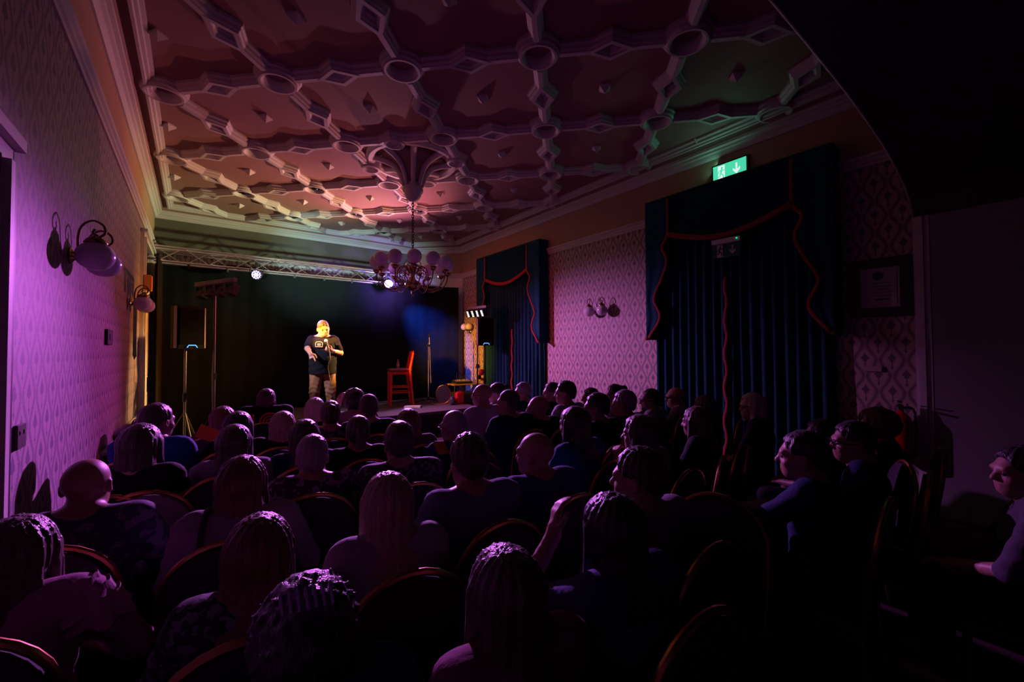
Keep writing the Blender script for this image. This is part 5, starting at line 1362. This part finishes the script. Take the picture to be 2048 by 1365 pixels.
V, Q = f.mesh(); mkobj('t_shirt', V, Q, mat('black_tshirt', (.007, .008, .010), .9, spec=.15), root)
f = Field(grid1(-.34, .34, .014), grid1(-.26, .26, .014), grid1(.05, 1.0, .014))
f.ell(L_(0, 0, .90), (.200, .165, .13), .05); plegs(f, .014)
X, Y, Z = f.g[0][:, None, None], f.g[1][None, :, None], f.g[2][None, None, :]
f.F += (.006*np.sin(Z*75+np.sin(X*30)*1.6)*np.exp(-((Z-.50)/.16)**2)+.004*np.sin(Z*110+X*20)*np.exp(-((Z-.14)/.08)**2)+.003*np.sin(X*60+Z*20)).astype(np.float32)
V, Q = f.mesh(); mkobj('trousers', V, Q, mat('brown_chinos', (.26, .13, .05), .85), root)
for s_ in (-1, 1):
    g = Field(grid1(-.30, .30, .012), grid1(-.14, .22, .012), grid1(-.0, .14, .012)); g.cap(AN[s_]+[0, -.03, -.040], AN[s_]+[0, .14, -.052], .050, .040, .02); g.F = np.maximum(g.F, .004-g.g[2][None, None, :]).astype(np.float32)
    V, Q = g.mesh(); mkobj('shoe', V, Q, mat('shoe_dark', (.03, .025, .025), .5), root)
V, Q = hair_mesh('short', .007); V = (V*1.12)@M.T+hc; mkobj('hair', V, Q, hairmat('hair_performer', (.055, .032, .03), .5), root)
g = [grid1(-.09, .09, .008), grid1(-.03, .13, .008), grid1(-.15, .02, .008)]
fb = Field(*g); fb.ell((0, .045, -.088), (.056, .053, .040), .02); fb.ell((0, .030, -.062), (.076, .056, .046), .02); fb.ell((0, .11, -.030), (.040, .045, .034), .006, None, True)
V, Q = fb.mesh(); V = (V*1.12)@M.T+hc; mkobj('beard', V, Q, hairmat('beard_stubble', (.15, .07, .035), .7), root)
b = MB()
for s_ in (-1, 1): b.sphere(tuple(hc+M@(np.array([s_*.031, .083, .002])*1.12)), .0125, n=12)
b.build('eyes', EYEM, root, smooth=True)
# chest logo: small outlined arch badge with a face-like scribble, and watch
b = MB(); q = L_(-.065, .206, 1.36)
for (x, z, w_, h_) in ((0, -.045, .115, .010), (-.055, -.008, .008, .07), (.055, -.008, .008, .07)): b.box((q[0]+x, q[1]-.008*0, q[2]+z), (w_, .012, h_))
b.tube([(q[0]+.055*math.cos(a), q[1], q[2]+.025+.022*math.sin(a)) for a in np.linspace(0, PI, 13)], .005, n=5)
for x in (-.02, 0, .02): b.box((q[0]+x, q[1], q[2]-.005), (.010, .012, .045))
b.build('chest_logo', mat('pale_print', (.40, .42, .32), .6), root)
wd = unit(wrs[1]-elb[1]); a = wrs[1]-wd*.02; b = MB(); b.tube([tuple(a-wd*.013), tuple(a+wd*.013)], .040, n=16); b.build('wristwatch', mat('steel_watch', (.5, .5, .5), .2, 1), root, smooth='auto')
# microphone and its cable: held things of their own
Mr = np.array(Matrix.Rotation(ang+PI/2, 3, 'Z'))
def W3(v): return Mr@np.array(v)+np.array([cp[0], cp[1], SZ])
hm = wrs[1]+unit(L_(-.75, .15, .40))*.075+np.array([0, .035, 0]); tip = L_(.045, .235, 1.435)
ax = unit(tip-hm); base = hm-ax*.10
mc = thing('microphone', 'handheld microphone with silver mesh head in the performer\'s hand', 'microphone', tuple(W3(base)))
Wd = Mr@ax; q_ = Vector(Wd).to_track_quat('Z', 'Y').to_matrix(); Lm_ = np.linalg.norm(tip-base)
b = MB(); b.lathe([(.0001, 0), (.011, 0), (.013, .02), (.019, Lm_-.05), (.024, Lm_-.035), (.0001, Lm_-.03)], M=q_, n=16); b.build('handle', BLACKM, mc, smooth='auto')
b = MB(); b.sphere((0, 0, 0), .029, n=16, sc=(1, 1, 1.1)); o = b.build('grille', mat('mesh_silver', (.55, .58, .52), .35, .7, bump=(400, .8, (1, 1, 1))), mc, smooth=True); o.location = q_@Vector((0, 0, Lm_-.01))
b = MB(); P = [W3(base), W3(base+L_(.01, .0, -.10)), W3(L_(.085, .22, .95)), W3(L_(.13, .20, .70)), W3(L_(.19, .16, .40)), W3(L_(.30, .08, .10)), W3(L_(.42, .0, .01)), W3(L_(.8, -.5, .01))]
b.tube(catm([tuple(p) for p in P], 8), .006, n=6); tag(b.build('microphone_cable', mat('tan_cable', (.22, .13, .06), .5), smooth=True), 'long cable hanging from the performer\'s microphone to the stage', 'cable')
